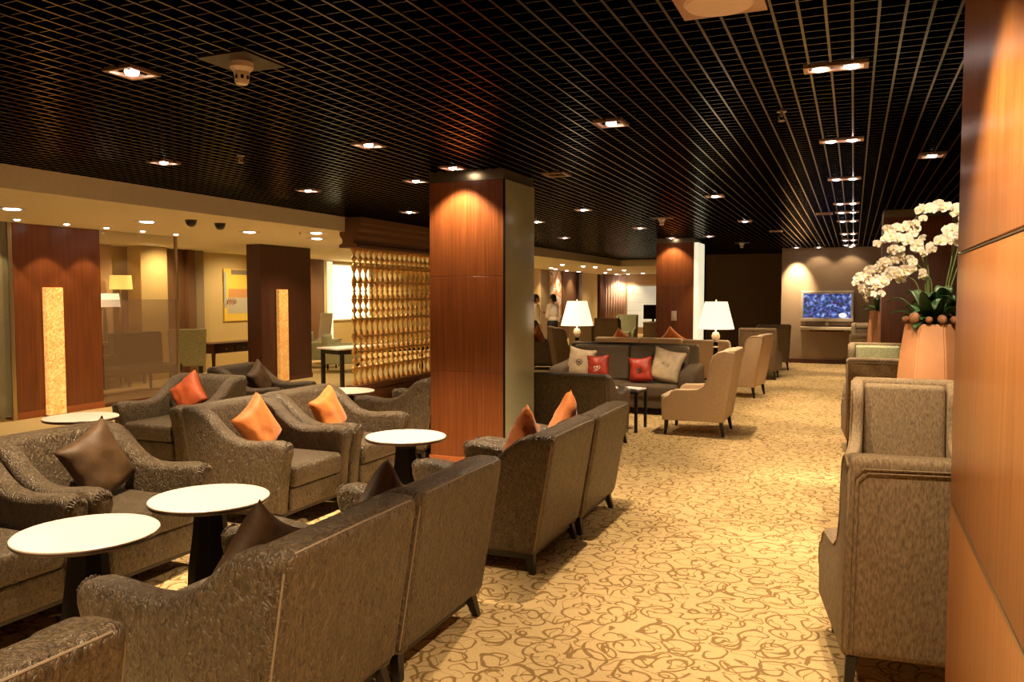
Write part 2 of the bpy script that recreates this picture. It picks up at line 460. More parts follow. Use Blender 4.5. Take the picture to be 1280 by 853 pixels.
# glass partition
gp = thing('glass_partition', 'glass screen with frosted lower half between the two glowing strip columns', 'partition', (-10.2, 9.36, 0))
box('frosted_pane', (-.008, .008, -.73, .68, .06, 1.6), M['glassfrost'], gp)
box('clear_pane', (-.008, .008, -.73, .68, 1.6, SZ), M['glassclear'], gp)
box('end_post', (-.02, .02, .68, .72, 0, SZ), M['steel'], gp, .003)
box('floor_channel', (-.02, .02, -.73, .68, 0, .06), M['base'], gp, .003)

gp = thing('glass_partition', 'greenish glass screen at the left photo edge, left of the red column', 'partition', (-10.2, 6.2, 0))
box('frosted_pane', (-.008, .008, -1.0, 1.04, .06, SZ), frosted('green_frosted_glass', (.20, .20, .12), .6, .4), gp)
box('end_post', (-.02, .02, 1.0, 1.06, 0, SZ), M['steel'], gp, .003)
# lit window panel and strip, left room
t = thing('lightbox', 'bright yellow white backlit panel beyond the dark column, left of the lattice', 'light panel', (-13.17, 19.4, 0))
box('lit_face', (0, .03, -.86, .9, 1.02, 2.5), M['windowlit'], t)
box('frame', (-.02, .02, -.9, .94, .98, 2.54), M['whitebright'], t)
t = thing('light_strip', 'narrow pale glowing vertical strip left of the bright backlit panel', 'light', (-12.98, 18.12, 0))
box('glowing_panel', (0, .05, -.1, .1, .35, 2.58), M['striplit'], t, .005)
box('foot', (0, .06, -.12, .12, 0, .35), M['walltaupe'], t)

# pictures
def picture(name, label, x, y0, y1, z0, z1, mat):
    t = thing(name, label, 'picture', (x, (y0 + y1) / 2, (z0 + z1) / 2)); d = (y1 - y0) / 2; e = (z1 - z0) / 2
    box('canvas', (0, .03, -d, d, -e, e), M[mat], t, .003)
    bm = bmesh.new()
    for a in ((-d - .02, -d, -e - .02, e + .02), (d, d + .02, -e - .02, e + .02), (-d, d, -e - .02, -e), (-d, d, e, e + .02)):
        bx(bm, -.005, .035, a[0], a[1], a[2], a[3])
    finish('frame', bm, M['shelfw'], t)
    return t
# abstract picture built of painted shapes
pt = thing('framed_picture', 'yellow and grey abstract picture on the ochre wall left of the dark column', 'picture', (-13.19, 15.0, 1.68))
box('canvas', (0, .03, -.62, .95, -.6, .6), plain('picture_yellow', (.86, .60, .09), .6), pt, .003)
bm = bmesh.new()
bx(bm, .03, .034, -.38, .95, .47, .58); o = finish('grey_band', bm, plain('picture_grey', (.25, .20, .15), .6), pt)
bm = bmesh.new(); bx(bm, .03, .034, -.48, .95, -.06, .14); finish('orange_band', bm, plain('picture_orange', (.62, .30, .10), .6), pt)
bm = bmesh.new(); bx(bm, .03, .034, -.52, .95, -.42, -.06); finish('pale_patch', bm, plain('picture_pale', (.52, .46, .34), .6), pt)
bm = bmesh.new(); bx(bm, .03, .034, -.62, -.55, -.30, .52); finish('blue_edge', bm, plain('picture_blue', (.42, .45, .40), .6), pt)
bm = bmesh.new()
for k in range(9):
    a = -.56 + .035 * k; tube(bm, [(.036, a, -.24 + .03 * (k % 3)), (.036, a + .03, -.12 + .04 * (k % 2)), (.036, a + .05, -.2)], .008, 5)
finish('brush_marks', bm, plain('picture_mark', (.35, .12, .03), .6), pt)
picture('tall_picture', 'tall white and orange floral picture on the far wall behind the standing staff', -10.39, 28.2, 29.4, .7, 2.58, 'art2')

# far end: drapes and pale lit panels
t = thing('drape', 'pinkish drape lit in vertical streaks at the far end of the lounge', 'curtain', (-9.9, 34.94, 0))
bm = bmesh.new(); n = 72; rows = []
for z in (.02, 2.6):
    rows.append([bm.verts.new((-.6 + 1.2 * i / n, .035 * math.sin(i * .9) - .01, z)) for i in range(n + 1)])
for i in range(n): bm.faces.new((rows[0][i], rows[0][i + 1], rows[1][i + 1], rows[1][i]))
o = finish('cloth', bm, M['curtain'], t); md = o.modifiers.new('s', 'SOLIDIFY'); md.thickness = .01
box('rail', (-.62, .62, -.03, .03, 2.57, 2.61), M['steel'], t)
t = thing('lightbox', 'pale greenish white backlit panels with horizontal joints, beside the far drape', 'light panel', (-7.6, 34.95, 0))
bm = bmesh.new()
for k in range(5): bx(bm, -1.6, 1.6, -.02, .03, .3 + k * .36, .3 + k * .36 + .345, bev=.004, seg=1)
finish('lit_face', bm, M['paleglow'], t)
box('frame', (-1.64, 1.64, .02, .045, .26, 2.16), M['silver'], t)
t = thing('display_shelf', 'narrow lit shelf unit holding pale items right of the distant wood column', 'shelf', (-4.2, 23.7, 0))
bm = bmesh.new()
bx(bm, -.3, .28, .2, .24, 0, 2.7)
for k in range(7): bx(bm, -.3, .28, -.1, .2, .3 + k * .38, .33 + k * .38)
finish('rack', bm, M['shelfw'], t)
M['shelfitem'] = plain('shelf_items', (.55, .40, .22), .5)
for k in range(6):
    o = thing('storage_box', 'pale box on the ' + ('lowest', 'second', 'third', 'fourth', 'fifth', 'sixth')[k] + ' shelf from the floor, right of the distant wood column', 'box', (-4.22, 23.72, .33 + k * .38), 0, 'boxes on the display shelf')
    box('carton', (-.2, .22, -.08, .12, 0, .14 + .03 * (k % 3)), M['shelfitem'], o, .008)
    box('lid', (-.21, .23, -.09, .13, .14 + .03 * (k % 3), .17 + .03 * (k % 3)), M['shelfw'], o, .004)

# ------------------------------------------------------------------ lattice screen
def lattice():
    t = thing('lattice_screen', 'golden lattice of turned balusters under a dark wooden cornice', 'screen', (-7.0, 0, 0))
    y0, y1 = 10.36, 13.3
    # cornice: stepped mouldings
    prof = [(-.24, 2.83), (.24, 2.83), (.24, 2.74), (.20, 2.72), (.20, 2.66), (.15, 2.62), (.15, 2.56), (.10, 2.50), (.10, 2.45), (.16, 2.42), (.16, 2.38), (-.16, 2.38), (-.16, 2.42), (-.10, 2.45), (-.10, 2.5), (-.15, 2.56), (-.15, 2.62), (-.2, 2.66), (-.2, 2.72), (-.24, 2.74)]
    b = bmesh.new(); prism(b, prof, y0 - .1, y1, 0)
    bmesh.ops.transform(b, matrix=Matrix(((0, 1, 0, 0), (1, 0, 0, 0), (0, 0, 1, 0), (0, 0, 0, 1))), verts=b.verts)
    finish('cornice', b, M['wallbrown'], t, angle=30)
    b = bmesh.new(); bx(b, -.14, .14, y0 - .05, y1, 0, .2, bev=.01); bx(b, -.11, .11, y0 - .03, y1, .2, .29, bev=.01)
    finish('plinth', b, M['wood'], t)
    rails = [.29, .55, .80, 1.03, 1.30, 1.60, 1.86, 2.10, 2.37]
    for z in rails:
        box('rail', (-.028, .028, y0, y1, z - .014, z + .014), M['gold'], t, .005)
    n = 19; sp = (y1 - y0 - .1) / (n - 1)
    prof = []
    for i, (a, c) in enumerate(zip(rails, rails[1:])):
        h = c - a
        if i % 3 == 1: seg = ((.0, .05), (.06, .066), (.16, .03), (.28, .02), (.36, .05), (.46, .068), (.54, .05), (.64, .02), (.76, .03), (.90, .066), (.97, .05))
        elif i % 3 == 2: seg = ((0, .03), (.08, .056), (.2, .062), (.3, .035), (.42, .022), (.5, .05), (.58, .022), (.7, .035), (.85, .062), (.95, .045))
        else: seg = ((0, .045), (.1, .068), (.22, .055), (.42, .024), (.55, .020), (.75, .045), (.9, .069), (.97, .05))
        for u, r in seg: prof.append((r * .68, a + u * h))
    prof.append((.025, rails[-1]))
    first = None
    for k in range(n):
        if first is None:
            b = bmesh.new(); lathe(b, prof, 12); first = finish('baluster', b, M['gold'], t, angle=60)
            o = first
        else:
            o = first.copy(); COL.objects.link(o); o.parent = t
        o.location = (0, y0 + .05 + k * sp, 0)
lattice()

# ------------------------------------------------------------------ armchairs
def leg_bm(x, y, sx, sy, h=.125, r=.028):
    b = bmesh.new()
    bx(b, -r, r, -r, r, 0, h, bev=.004, seg=1,
       fn=lambda a, c, z: (x + a * (.62 + .38 * z / h) + sx * .03 * (1 - z / h), y + c * (.62 + .38 * z / h) + sy * .03 * (1 - z / h), z))
    return b

def slope_chair(label, group, fab='fabric', pip='piping'):
    t = thing('armchair', label, 'armchair', group=group)
    W = .43
    lean = lambda x, y, z: (x, y - .12 * max(0, z - .12) / .71, z)
    b = bmesh.new()
    bx(b, -W + .004, W - .004, -.405, -.235, .12, .845, bev=.06, seg=5, fn=lean)
    finish('backrest', b, M[fab], t)
    prof = [(-.39, .12), (.37, .12), (.385, .30), (.41, .48), (.43, .54), (.43, .585), (.40, .62), (.34, .635), (.25, .63), (.12, .615), (.02, .617),
            (-.07, .64), (-.15, .69), (-.22, .75), (-.28, .80), (-.34, .828), (-.42, .838), (-.505, .83)]
    for s in (-1, 1):
        b = bmesh.new(); x0, x1 = sorted((s * (W - .135), s * W))
        prism(b, prof, x0, x1, .045, 5)
        finish('arm', b, M[fab], t, angle=50)
        # gathered scroll at the front of the arm
        b = bmesh.new(); cx = s * (W - .067)
        for k in range(9):
            a = -1.25 + k * 2.5 / 8
            tube(b, [(cx + .01 * math.sin(a), .425, .575), (cx + .042 * math.sin(a), .428, .575 + .035 * math.cos(a)), (cx + .058 * math.sin(a), .405, .575 + .052 * math.cos(a))], .006, 6)
        finish('arm_pleats', b, M[fab], t)
    box('seat_frame', (-W + .13, W - .13, -.3, .385, .12, .285), M[fab], t, .02)
    b = bmesh.new(); bx(b, -W + .137, W - .137, -.28, .41, .285, .445, bev=.045, seg=5, fn=lambda x, y, z: (x, y, z + (.012 * (1 - (x / .3) ** 2) if z > .38 else 0)))
    finish('seat_cushion', b, M[fab], t)
    b = bmesh.new(); X = W - .020
    pts = []
    zz = lambda z: -.391 - .12 * (z - .12) / .71
    for (x, z) in ((-X, .15), (-X, .4), (-X, .7), (-X, .775), (-X + .014, .808), (-X + .045, .827), (0, .829), (X - .045, .827), (X - .014, .808), (X, .775), (X, .7), (X, .4), (X, .15)):
        pts.append((x, zz(z), z))
    tube(b, pts, .0045, 6)
    finish('piping', b, M[pip], t)
    box('base_board', (-W + .04, W - .04, -.36, .34, .085, .122), M['leg'], t)
    for sx, y in ((-1, -.35), (1, -.35), (-1, .33), (1, .33)):
        finish('leg', leg_bm(sx * (W - .07), y, sx, -1 if y < 0 else 1), M['leg'], t)
    return t

def wing_chair(label, group, fab='wingfab', inner='wingfab', pip='wingfab', flare=.05):
    t = thing('wing_chair', label, 'armchair', group=group)
    W = .36
    prof = [(-.34, .17), (.37, .17), (.385, .34), (.37, .41), (.34, .455), (.29, .475), (.265, .52), (.22, .545), (.06, .55), (-.05, .56), (-.115, .60), (-.16, .67),
            (-.185, .76), (-.19, .84), (-.20, .90), (-.225, .96), (-.28, 1.0), (-.36, 1.02), (-.475, 1.0)]
    for s in (-1, 1):
        b = bmesh.new(); x0, x1 = sorted((s * (W - .085), s * W)); prism(b, prof, x0, x1, .025, 4)
        for v in b.verts: v.co.x += s * flare * min(1, max(0, (v.co.y + .2) / .55))
        finish('arm_wing', b, M[fab], t, angle=50)
        b = bmesh.new()
        pp = [(s * (W - .002 + flare * min(1, max(0, (y + .2) / .55))), y * .985, z - .014) for y, z in prof[2:]]
        tube(b, pp, .006, 6); finish('piping', b, M[pip], t)
    lean = lambda x, y, z: (x, y - .13 * max(0, z - .17) / .83, z)
    b = bmesh.new(); bx(b, -W + .006, W - .006, -.355, -.25, .17, 1.03, bev=.04, seg=5, fn=lean)
    finish('backrest', b, M[fab], t)
    b = bmesh.new(); bx(b, -W + .088, W - .088, -.27, -.16, .44, .995, bev=.04, seg=5, fn=lambda x, y, z: (x, y - .13 * (z - .17) / .83 + .012, z))
    finish('back_cushion', b, M[inner], t)
    b = bmesh.new()
    for dz in (0, .016):
        X = W - .025 - dz; zt = .985 - dz
        zz = lambda z: -.36 - .13 * (z - .17) / .83
        tube(b, [(x, zz(z), z) for x, z in ((-X, .19), (-X, .6), (-X, zt - .04), (-X + .03, zt - .005), (0, zt), (X - .03, zt - .005), (X, zt - .04), (X, .6), (X, .19))], .003, 6)
    finish('back_stitching', b, M[pip], t)
    box('seat_frame', (-W + .08, W - .08, -.3, .37, .17, .31), M[fab], t, .015)
    b = bmesh.new(); bx(b, -W + .088, W - .088, -.26, .41, .31, .465, bev=.04, seg=5)
    finish('seat_cushion', b, M[inner], t)
    for sx, y in ((-1, -.32), (1, -.32), (-1, .32), (1, .32)):
        finish('leg', leg_bm(sx * (W - .045), y, sx * .6, -1 if y < 0 else .4, .175, .024), M['leg'], t)
    return t

# rz: 0 faces +Y, 90 faces -X, -90 faces +X, 180 faces -Y
G1 = 'dark crinkled armchairs with sloping arms'
sc = slope_chair('x', G1)
P_, L_ = 90, -90
for (x, y, a, lab) in (
    (-2.17, 1.04, 90, 'dark armchair cut off at the bottom left corner, only its pale piped back top showing'),
    (-2.14, 2.44, 90, 'dark armchair with its back to the aisle, long arm sloping toward nearest round table'),
    (-2.14, 3.31, 90, 'dark armchair showing its back to the aisle just beyond the nearest sloping arm'),
    (-2.10, 4.78, 90, 'armchair with piped back to the aisle, orange cushion, nearer the column of its pair'),
    (-2.09, 5.65, 90, 'armchair with piped back to the aisle, farther one of the pair with orange cushions'),
    (-4.03, 2.52, -90, 'armchair at the left edge behind the nearest round table, only arm and seat in view'),
    (-4.03, 3.40, -90, 'armchair holding the dark brown cushion, behind the two bright round tables'),
    (-4.03, 4.91, -90, 'armchair with the larger bright orange cushion, facing the aisle behind the second table'),
    (-4.03, 5.79, -90, 'armchair with bright orange cushion nearest the tall column, facing the aisle'),
    (-6.12, 6.03, 180, 'dark armchair with the rust red cushion, left of the glowing lattice'),
    (-6.30, 7.55, -82, 'dark armchair with a tan cushion in front of the very dark column'),
    (-4.27, 7.38, 90, 'dark armchair seen from its side, tucked left of the tall wood column'),
    (-2.72, 8.45, 0, 'dark armchair showing its back just right of the tall wood column'),
    (-3.60, 8.45, 0, 'dark armchair mostly hidden behind the tall wood column'),
    (-6.5, 17.3, -90, 'distant dark armchair with peach cushion beside the tall column edge'),
):
    place(sc, (x, y, 0), R(a), lab, G1)
G2 = 'tan backed armchairs behind the brown sofa'
st = slope_chair('x', G2, 'tan', 'tan')
for (x, y, a, lab) in ((-4.3, 15.95, 0, 'tan armchair back seen just above the left half of the brown sofa'),
                       (-3.42, 15.95, 0, 'tan armchair back seen above the right half of the brown sofa'),
                       (-2.5, 15.6, 0, 'tan armchair right of the brown sofa behind the right floor lamp')):
    place(st, (x, y, 0), R(a), lab, G2)

G3 = 'beige wing chairs along the right wall'
wc = wing_chair('x', G3)
for (x, y, a, lab) in (
    (.31, 3.90, 5, 'large beige wing chair in right foreground, stitched back toward us'),
    (.31, 8.95 + .36, 0, 'beige wing chair showing its back, in front of the sage green chair'),
    (.31, 15.1, 0, 'distant beige wing chair by the right wall, back to us, beyond the vase'),
):
    place(wc, (x, y, 0), R(a), lab, G3)
wb = wing_chair('x', G3, 'wingfab', 'wingfab')
place(wb, (.36, 6.30, 0), R(180), 'beige wing chair facing us right behind the large foreground wing chair', G3)
for (x, y, lab) in ((.33, 17.2, 'distant beige wing chair facing the camera under the television'), (.33, 20.2, 'farthest beige wing chair by the right wall near the television')):
    place(wb, (x, y, 0), R(180), lab, G3)
wg = wing_chair('x', None, 'wingfab', 'sage')
place(wg, (.31, 11.4, 0), R(180), 'wing chair with sage green inner back, left of the terracotta vase')
G4 = 'smooth tan wing chairs on the left of the aisle'
wt = wing_chair('x', G4, 'tan', 'tan', 'tan', .01)
for (x, y, a, lab) in (
    (-1.72, 9.93, 90, 'tan wing chair seen from the side in mid lounge, nearest of its row'),
    (-1.75, 13.9, 82, 'tan wing chair turned sideways, second in the row along the aisle'),
):
    place(wt, (x, y, 0), R(a), lab, G4)
wt2 = wing_chair('x', G4, 'wingfab', 'tan')
for (x, y, a, lab) in (
    (-1.72, 16.9, 0, 'wing chair showing its flat back, just beyond the second tan wing chair'),
    (-1.75, 19.2, 20, 'farthest wing chair of the aisle row, its top just visible'),
    (-5.35, 15.9, -60, 'small tan wing chair behind the left floor lamp, near the standing staff'),
    (-6.45, 22.6, 0, 'taupe high back chair turned away right of the left floor lamp'),
):
    place(wt2, (x, y, 0), R(a), lab, G4)
ws = wing_chair('x', None, 'sage', 'sage')
place(ws, (-7.1, 26.6, 0), R(180), 'distant sage green chair facing the camera in front of the pale lit panels')

# far left room furniture
def club(label, fab):
    t = thing('club_chair', label, 'armchair')
    for s in (-1, 1):
        a, c = sorted((s * .26, s * .38)); box('arm', (a, c, -.36, .38, .2, .62), M[fab], t, .04)
    box('backrest', (-.37, .37, -.4, -.24, .2, .82), M[fab], t, .05)
    box('seat_cushion', (-.27, .27, -.25, .4, .22, .45), M[fab], t, .04)
    for sx, y in ((-1, -.34), (1, -.34), (-1, .33), (1, .33)): finish('leg', leg_bm(sx * .33, y, 0, 0, .2, .024), M['leg'], t)
    return t
o = club('x', 'sage'); place(o, (-11.3, 15.5, 0), R(-60), 'pale green club chair beyond the very dark column')
place(o, (-10.25, 14.75, 0), R(-60), 'second pale club chair, nearer the lattice screen end')
# bench / chaise behind the frosted glass
t = thing('chaise', 'dark grey wing backed chaise blurred behind the frosted glass', 'sofa', (-11.35, 10.0, 0), R(-6))
b = bmesh.new(); bx(b, -.32, .38, -.98, .9, .33, .47, bev=.05, seg=4)
finish('seat', b, plain('chaise_fabric', (.03, .03, .016), .8), t)
b = bmesh.new(); bx(b, -.36, -.2, .0, .95, .42, 1.02, bev=.05, seg=4, fn=lambda x, y, z: (x - .1 * (z - .42), (y - .5) * (1 + .1 * (z - .42)) + .5, z))
finish('backrest', b, plain('chaise_back', (.028, .03, .016), .8), t)
b = bmesh.new(); bx(b, -.36, -.2, -.98, .05, .42, .66, bev=.04, seg=4); finish('low_back', b, bpy.data.materials['chaise_back'], t)
for sx, y in ((-.25, -.7), (.3, -.7), (-.25, .7), (.3, .7)):
    finish('leg', leg_bm(sx, y, 0, 0, .34, .025), M['leg'], t)
# desk chair and console desk
t = thing('desk_chair', 'pale upholstered high back chair at the dark desk beside the glass edge', 'chair', (-11.62, 11.72, 0), R(42))
b = bmesh.new(); bx(b, -.31, .31, -.3, -.2, .34, 1.04, bev=.035, seg=4, fn=lambda x, y, z: (x * (1 + .15 * (z - .42)), y - .12 * (z - .42), z)); finish('backrest', b, M['sage'], t)
box('seat', (-.27, .27, -.28, .28, .36, .48), M['sage'], t, .03)
for sx, y in ((-1, -.24), (1, -.24), (-1, .24), (1, .24)): finish('leg', leg_bm(sx * .23, y, 0, 0, .37, .02), M['leg'], t)
t = thing('console_desk', 'dark wooden console desk with round knobs under the yellow picture', 'desk', (-11.75, 13.1, 0), R(90))
box('top', (-.85, .85, -.25, .25, .68, .72), M['woodD'], t, .006)
box('apron', (-.8, .8, -.22, .22, .52, .68), M['woodD'], t, .006)
for k in range(3):
    d = box('drawer', (-.74 + k * .5, -.28 + k * .5, -.245, -.22, .54, .665), M['woodD'], t, .006)
    d2 = box('drawer', (-.74 + k * .5, -.28 + k * .5, .22, .245, .54, .665), M['woodD'], t, .006)
    b = bmesh.new(); ball(b, (-.51 + k * .5, -.258, .60), .018); finish('knob', b, M['steel'], d)
for sx, y in ((-1, -.18), (1, -.18), (-1, .18), (1, .18)): finish('leg', leg_bm(sx * .78, y, 0, 0, .53, .03), M['woodD'], t)
# lamps behind the glass
def table_lamp(loc, label, mat, w, h, base):
    t = thing('table_lamp', label, 'lamp', loc)
    b = bmesh.new(); lathe(b, [(w, 0), (w * .92, h)], 24, (0, 0, base), cap=False); o = finish('lamp_shade', b, M[mat], t)
    b = bmesh.new(); lathe(b, [(.09, 0), (.09, .02), (.02, .04), (.05, base * .4), (.03, base * .7), (.012, base), (.012, base + h * .8)], 16); finish('lamp_base', b, M['steel'], t)
    o2 = bmesh.new(); ball(o2, (0, 0, base + h * .45), .05); finish('bulb', o2, M['shade'], t)
def side_cabinet(loc, label, h):
    t = thing('side_table', label, 'table', loc)
    box('top', (-.3, .3, -.3, .3, h - .03, h), M['woodD'], t, .006)
    box('shelf', (-.26, .26, -.26, .26, .2, .22), M['woodD'], t, .004)
    for sx in (-1, 1):
        for sy in (-1, 1): box('leg', (sx * .26 - .02, sx * .26 + .02, sy * .26 - .02, sy * .26 + .02, 0, h - .03), M['woodD'], t, .003)
side_cabinet((-12.35, 10.5, 0), 'dark side table under the white lamp behind the glass', .8)
table_lamp((-12.35, 10.5, .8), 'white drum lamp seen through the clear glass', 'shade', .26, .24, .66)
side_cabinet((-12.62, 11.1, 0), 'dark side table under the yellow lamp behind the glass', .8)
table_lamp((-12.62, 11.1, .8), 'yellow shaded lamp higher up behind the clear glass', 'shade2', .2, .26, .98)
# long white topped table behind the lattice
t = thing('long_table', 'long white topped table seen through the golden lattice', 'table', (-8.15, 13.1, 0), R(-21))
box('top', (-.35, .35, -1.25, 1.25, .70, .73), M['whitebright'], t, .006)
box('apron', (-.3, .3, -1.2, 1.2, .62, .70), M['leg'], t, .004)
for sx in (-1, 1):
    for sy in (-1, 1): box('leg', (sx * .3 - .03, sx * .3 + .03, sy * 1.15 - .03, sy * 1.15 + .03, 0, .62), M['leg'], t, .003)
t = thing('menu_stand', 'thin white upright card leaning just right of the very dark column', 'card', (-11.9, 16.4, .62), R(60))
box('card', (-.15, .15, -.01, .01, 0, .62), M['paper'], t, 0, fn=lambda x, y, z: (x, y - .25 * z, z))
box('foot', (-.16, .16, -.12, .06, -.02, 0), M['paper'], t)
side_cabinet((-11.9, 16.4, 0), 'dark side table carrying the leaning white card', .6)

# ------------------------------------------------------------------ round tables
def round_table(label, group):
    t = thing('round_table', label, 'table', group=group)
    b = bmesh.new(); lathe(b, [(.27, .578), (.295, .584), (.302, .594), (.302, .600)], 48); finish('rim', b, M['rim'], t)
    b = bmesh.new(); lathe(b, [(.299, .600), (.299, .606), (.296, .609), (.29, .610)], 48); finish('tabletop', b, M['tabletop'], t)
    b = bmesh.new()
    lathe(b, [(.17, 0), (.17, .012), (.11, .03), (.118, .12), (.112, .24), (.09, .40), (.078, .52), (.10, .578)], 8); finish('pedestal', b, M['black'], t, angle=20)
    return t
G5 = 'round white tables on black pedestals'
rt = round_table('x', G5)
for x, y, lab in ((-3.11, 2.52, 'nearest round white table at the lower left, beside the corner armchair'),
                  (-3.06, 3.21, 'brightest round white table, second from the camera'),
                  (-3.06, 5.21, 'round table with pinkish white top in front of the tall column'),
                  (-6.14, 4.95, 'round white table at far left in front of the wide red column'),
                  (-5.15, 7.50, 'small glimpse of a round white table below the lattice')):
    place(rt, (x, y, 0), 0, lab, G5)

# ------------------------------------------------------------------ brown sofa in the middle
t = thing('sofa', 'dark brown sofa with red and beige cushions in the middle of the lounge', 'sofa', (-3.02, 11.4, 0), R(180))
for s in (-1, 1):
    b = bmesh.new(); prof = [(-.42, .12), (.40, .12), (.42, .5), (.41, .60), (.36, .65), (.25, .67), (-.1, .69), (-.42, .72)]
    a, c = sorted((s * .83, s * 1.06)); prism(b, prof, a, c, .06, 5); finish('arm', b, M['sofafab'], t, angle=50)
for x0, x1 in ((-.86, 0), (0, .86)):
    b = bmesh.new(); bx(b, x0 + .003, x1 - .003, -.36, -.14, .42, .97, bev=.06, seg=5, fn=lambda x, y, z: (x, y - .1 * (z - .4), z)); finish('back_cushion', b, M['sofafab'], t)
    b = bmesh.new(); bx(b, x0 + .02 * (x0 < 0) , x1 - .02 * (x1 > 0), -.2, .42, .26, .44, bev=.05, seg=5); finish('seat_cushion', b, M['sofafab'], t)
b = bmesh.new(); bx(b, -.98, .98, -.46, -.3, .12, 1.0, bev=.05, seg=5, fn=lambda x, y, z: (x * (1 - .04 * max(0, z - .7)), y - .08 * (z - .12), z)); finish('backrest', b, M['sofafab'], t)
box('seat_frame', (-.85, .85, -.4, .38, .1, .27), M['sofafab'], t, .02)
for sx, y in ((-1, -.36), (1, -.36), (-1, .34), (1, .34)): finish('leg', leg_bm(sx * .98, y, 0, 0, .13, .03), M['leg'], t)

t.scale = (1, 1, .955)
# coffee table with magazines
t = thing('coffee_table', 'small black legged table between the brown sofa and the tan wing chair', 'table', (-2.68, 9.75, 0))
box('top', (-.32, .32, -.28, .28, .47, .5), M['leg'], t, .005)
for sx in (-1, 1):
    for sy in (-1, 1): box('leg', (sx * .29 - .018, sx * .29 + .018, sy * .24 - .018, sy * .24 + .018, 0, .47), M['leg'], t, .003)
for x, y, a, lab in ((-2.82, 9.72, 10, 'open white magazine lying at the left of the small black table'), (-2.50, 9.80, -20, 'white booklet lying at the right end of the small black table')):
    o = thing('magazine', lab, 'magazine', (x, y, .5), R(a))
    box('pages', (-.13, .13, -.1, .1, .002, .014), M['paper'], o, .003, fn=lambda x, y, z: (x, y, z + .015 * (1 - abs(x) / .13)))
    box('cover', (-.135, .135, -.104, .104, 0, .003), M['emblemw'], o)

# ------------------------------------------------------------------ cushions
def pillow_bm(s=.2, t=.075, seed=0):
    b = bmesh.new(); n = 18; g = {}
    for side in (1, -1):
        for i in range(n + 1):
            for j in range(n + 1):
                u = -1 + 2 * i / n; v = -1 + 2 * j / n
                edge = i in (0, n) or j in (0, n)
                if edge and side == -1: g[(side, i, j)] = g[(1, i, j)]; continue
                x = s * u * (1 - .13 * (1 - v * v)); z = s * v * (1 - .13 * (1 - u * u))
                h = t * max(0, (1 - u ** 4) * (1 - v ** 4)) ** .55
                w = noise.noise(Vector((u * 2.2 + seed, v * 2.2, seed * 3.1))) * .012 * (1 if not edge else .3)
                g[(side, i, j)] = b.verts.new((x + w * .6, side * h + w, z - .02 * (1 - v) * (1 - u * u)))
    for side in (1, -1):
        for i in range(n):
            for j in range(n):
                q = (g[(side, i, j)], g[(side, i + 1, j)], g[(side, i + 1, j + 1)], g[(side, i, j + 1)])
                if len(set(q)) == 4: b.faces.new(q)
    return b
def cushion(cx, cy, rz, dx, dz, spin, mat, label, s=.2, dy=-.13, tilt=14, emblem=None, t=.07):
    a = R(rz); c, s_ = math.cos(a), math.sin(a)
    o = finish('cushion', pillow_bm(s, t, seed=len(COL.objects) * .37 % 7), M[mat], angle=180)
    o.rotation_mode = 'YXZ'; o.rotation_euler = (R(tilt), R(spin), a)
    o.location = (cx + dx * c - dy * s_, cy + dx * s_ + dy * c, dz)
    tag(o, label, 'cushion', 'scatter cushions')
    if emblem:
        b = bmesh.new(); ey = t * .96
        n = 14
        tube(b, [(.045 * math.cos(2 * PI * k / n), ey, -.02 + .045 * math.sin(2 * PI * k / n)) for k in range(n)], .006, 6, closed=True)
        for k in range(5):
            aa = k * 2 * PI / 5
            tube(b, [(0, ey + .002, -.02), (.02 * math.cos(aa + .3), ey + .004, -.02 + .02 * math.sin(aa + .3)), (.036 * math.cos(aa), ey, -.02 + .036 * math.sin(aa))], .006, 6)
        for k in range(3):
            tube(b, [(-.01 + .02 * k, ey, -.065), (-.015 + .03 * k, ey - .002, -.085)], .005, 6)
        finish('flower_emblem', b, M[emblem], o)
    return o
cushion(-4.03, 3.40, -90, -.05, .66, 24, 'brown', 'dark bronze brown cushion on the armchair behind the bright tables', .205)
cushion(-4.03, 4.91, -90, .04, .67, 30, 'orange', 'larger bright orange cushion, on the armchair behind the second round table', .195)
cushion(-4.03, 5.79, -90, .02, .66, 22, 'orange', 'bright orange cushion on the armchair just left of the tall column', .185)
cushion(-6.12, 6.03, 180, .0, .67, 38, 'rust', 'rust red cushion on the armchair at the left, before the frosted glass', .19)
cushion(-6.30, 7.55, -82, -.05, .67, 30, 'brown', 'tan brown cushion on the armchair in front of the very dark column', .19)
cushion(-2.14, 2.44, 90, -.1, .67, 33, 'brown', 'brown cushion whose tip shows over the nearest armchair pair, left one', .19)
cushion(-2.14, 3.31, 90, -.12, .67, 38, 'brown', 'brown cushion whose tip shows beside the pedestal of the third table', .18)
cushion(-2.10, 4.78, 90, .06, .70, 30, 'orange', 'orange cushion tip over the armchair back beside the tall column', .2)
cushion(-2.09, 5.65, 90, -.02, .71, 42, 'orange', 'orange cushion tip over the farthest armchair back beside the aisle', .19)
sx, sy = -3.02, 11.4
cushion(sx, sy, 180, .68, .68, -8, 'beige', 'beige cushion with dark flower emblem at the left end of the brown sofa', .22, .02, 20, 'emblem')
cushion(sx, sy, 180, .38, .63, 4, 'red', 'red cushion with pale emblem, left of the two red ones on the brown sofa', .175, .12, 16, 'emblemw')
cushion(sx, sy, 180, -.25, .62, 6, 'red', 'red cushion with dark emblem, right of the two red ones on the brown sofa', .175, .14, 16, 'emblem')
cushion(sx, sy, 180, -.60, .68, -12, 'beige', 'beige cushion with dark flower emblem at the right end of the brown sofa', .24, .03, 22, 'emblem')
cushion(-6.5, 17.3, -90, 0, .72, 34, 'orange', 'peach orange cushion on the distant armchair beside the tall column edge', .22)
cushion(-3.42, 15.95, 0, .15, .78, 40, 'orange', 'orange cushion at the right above the tan armchair back by the distant column', .22)
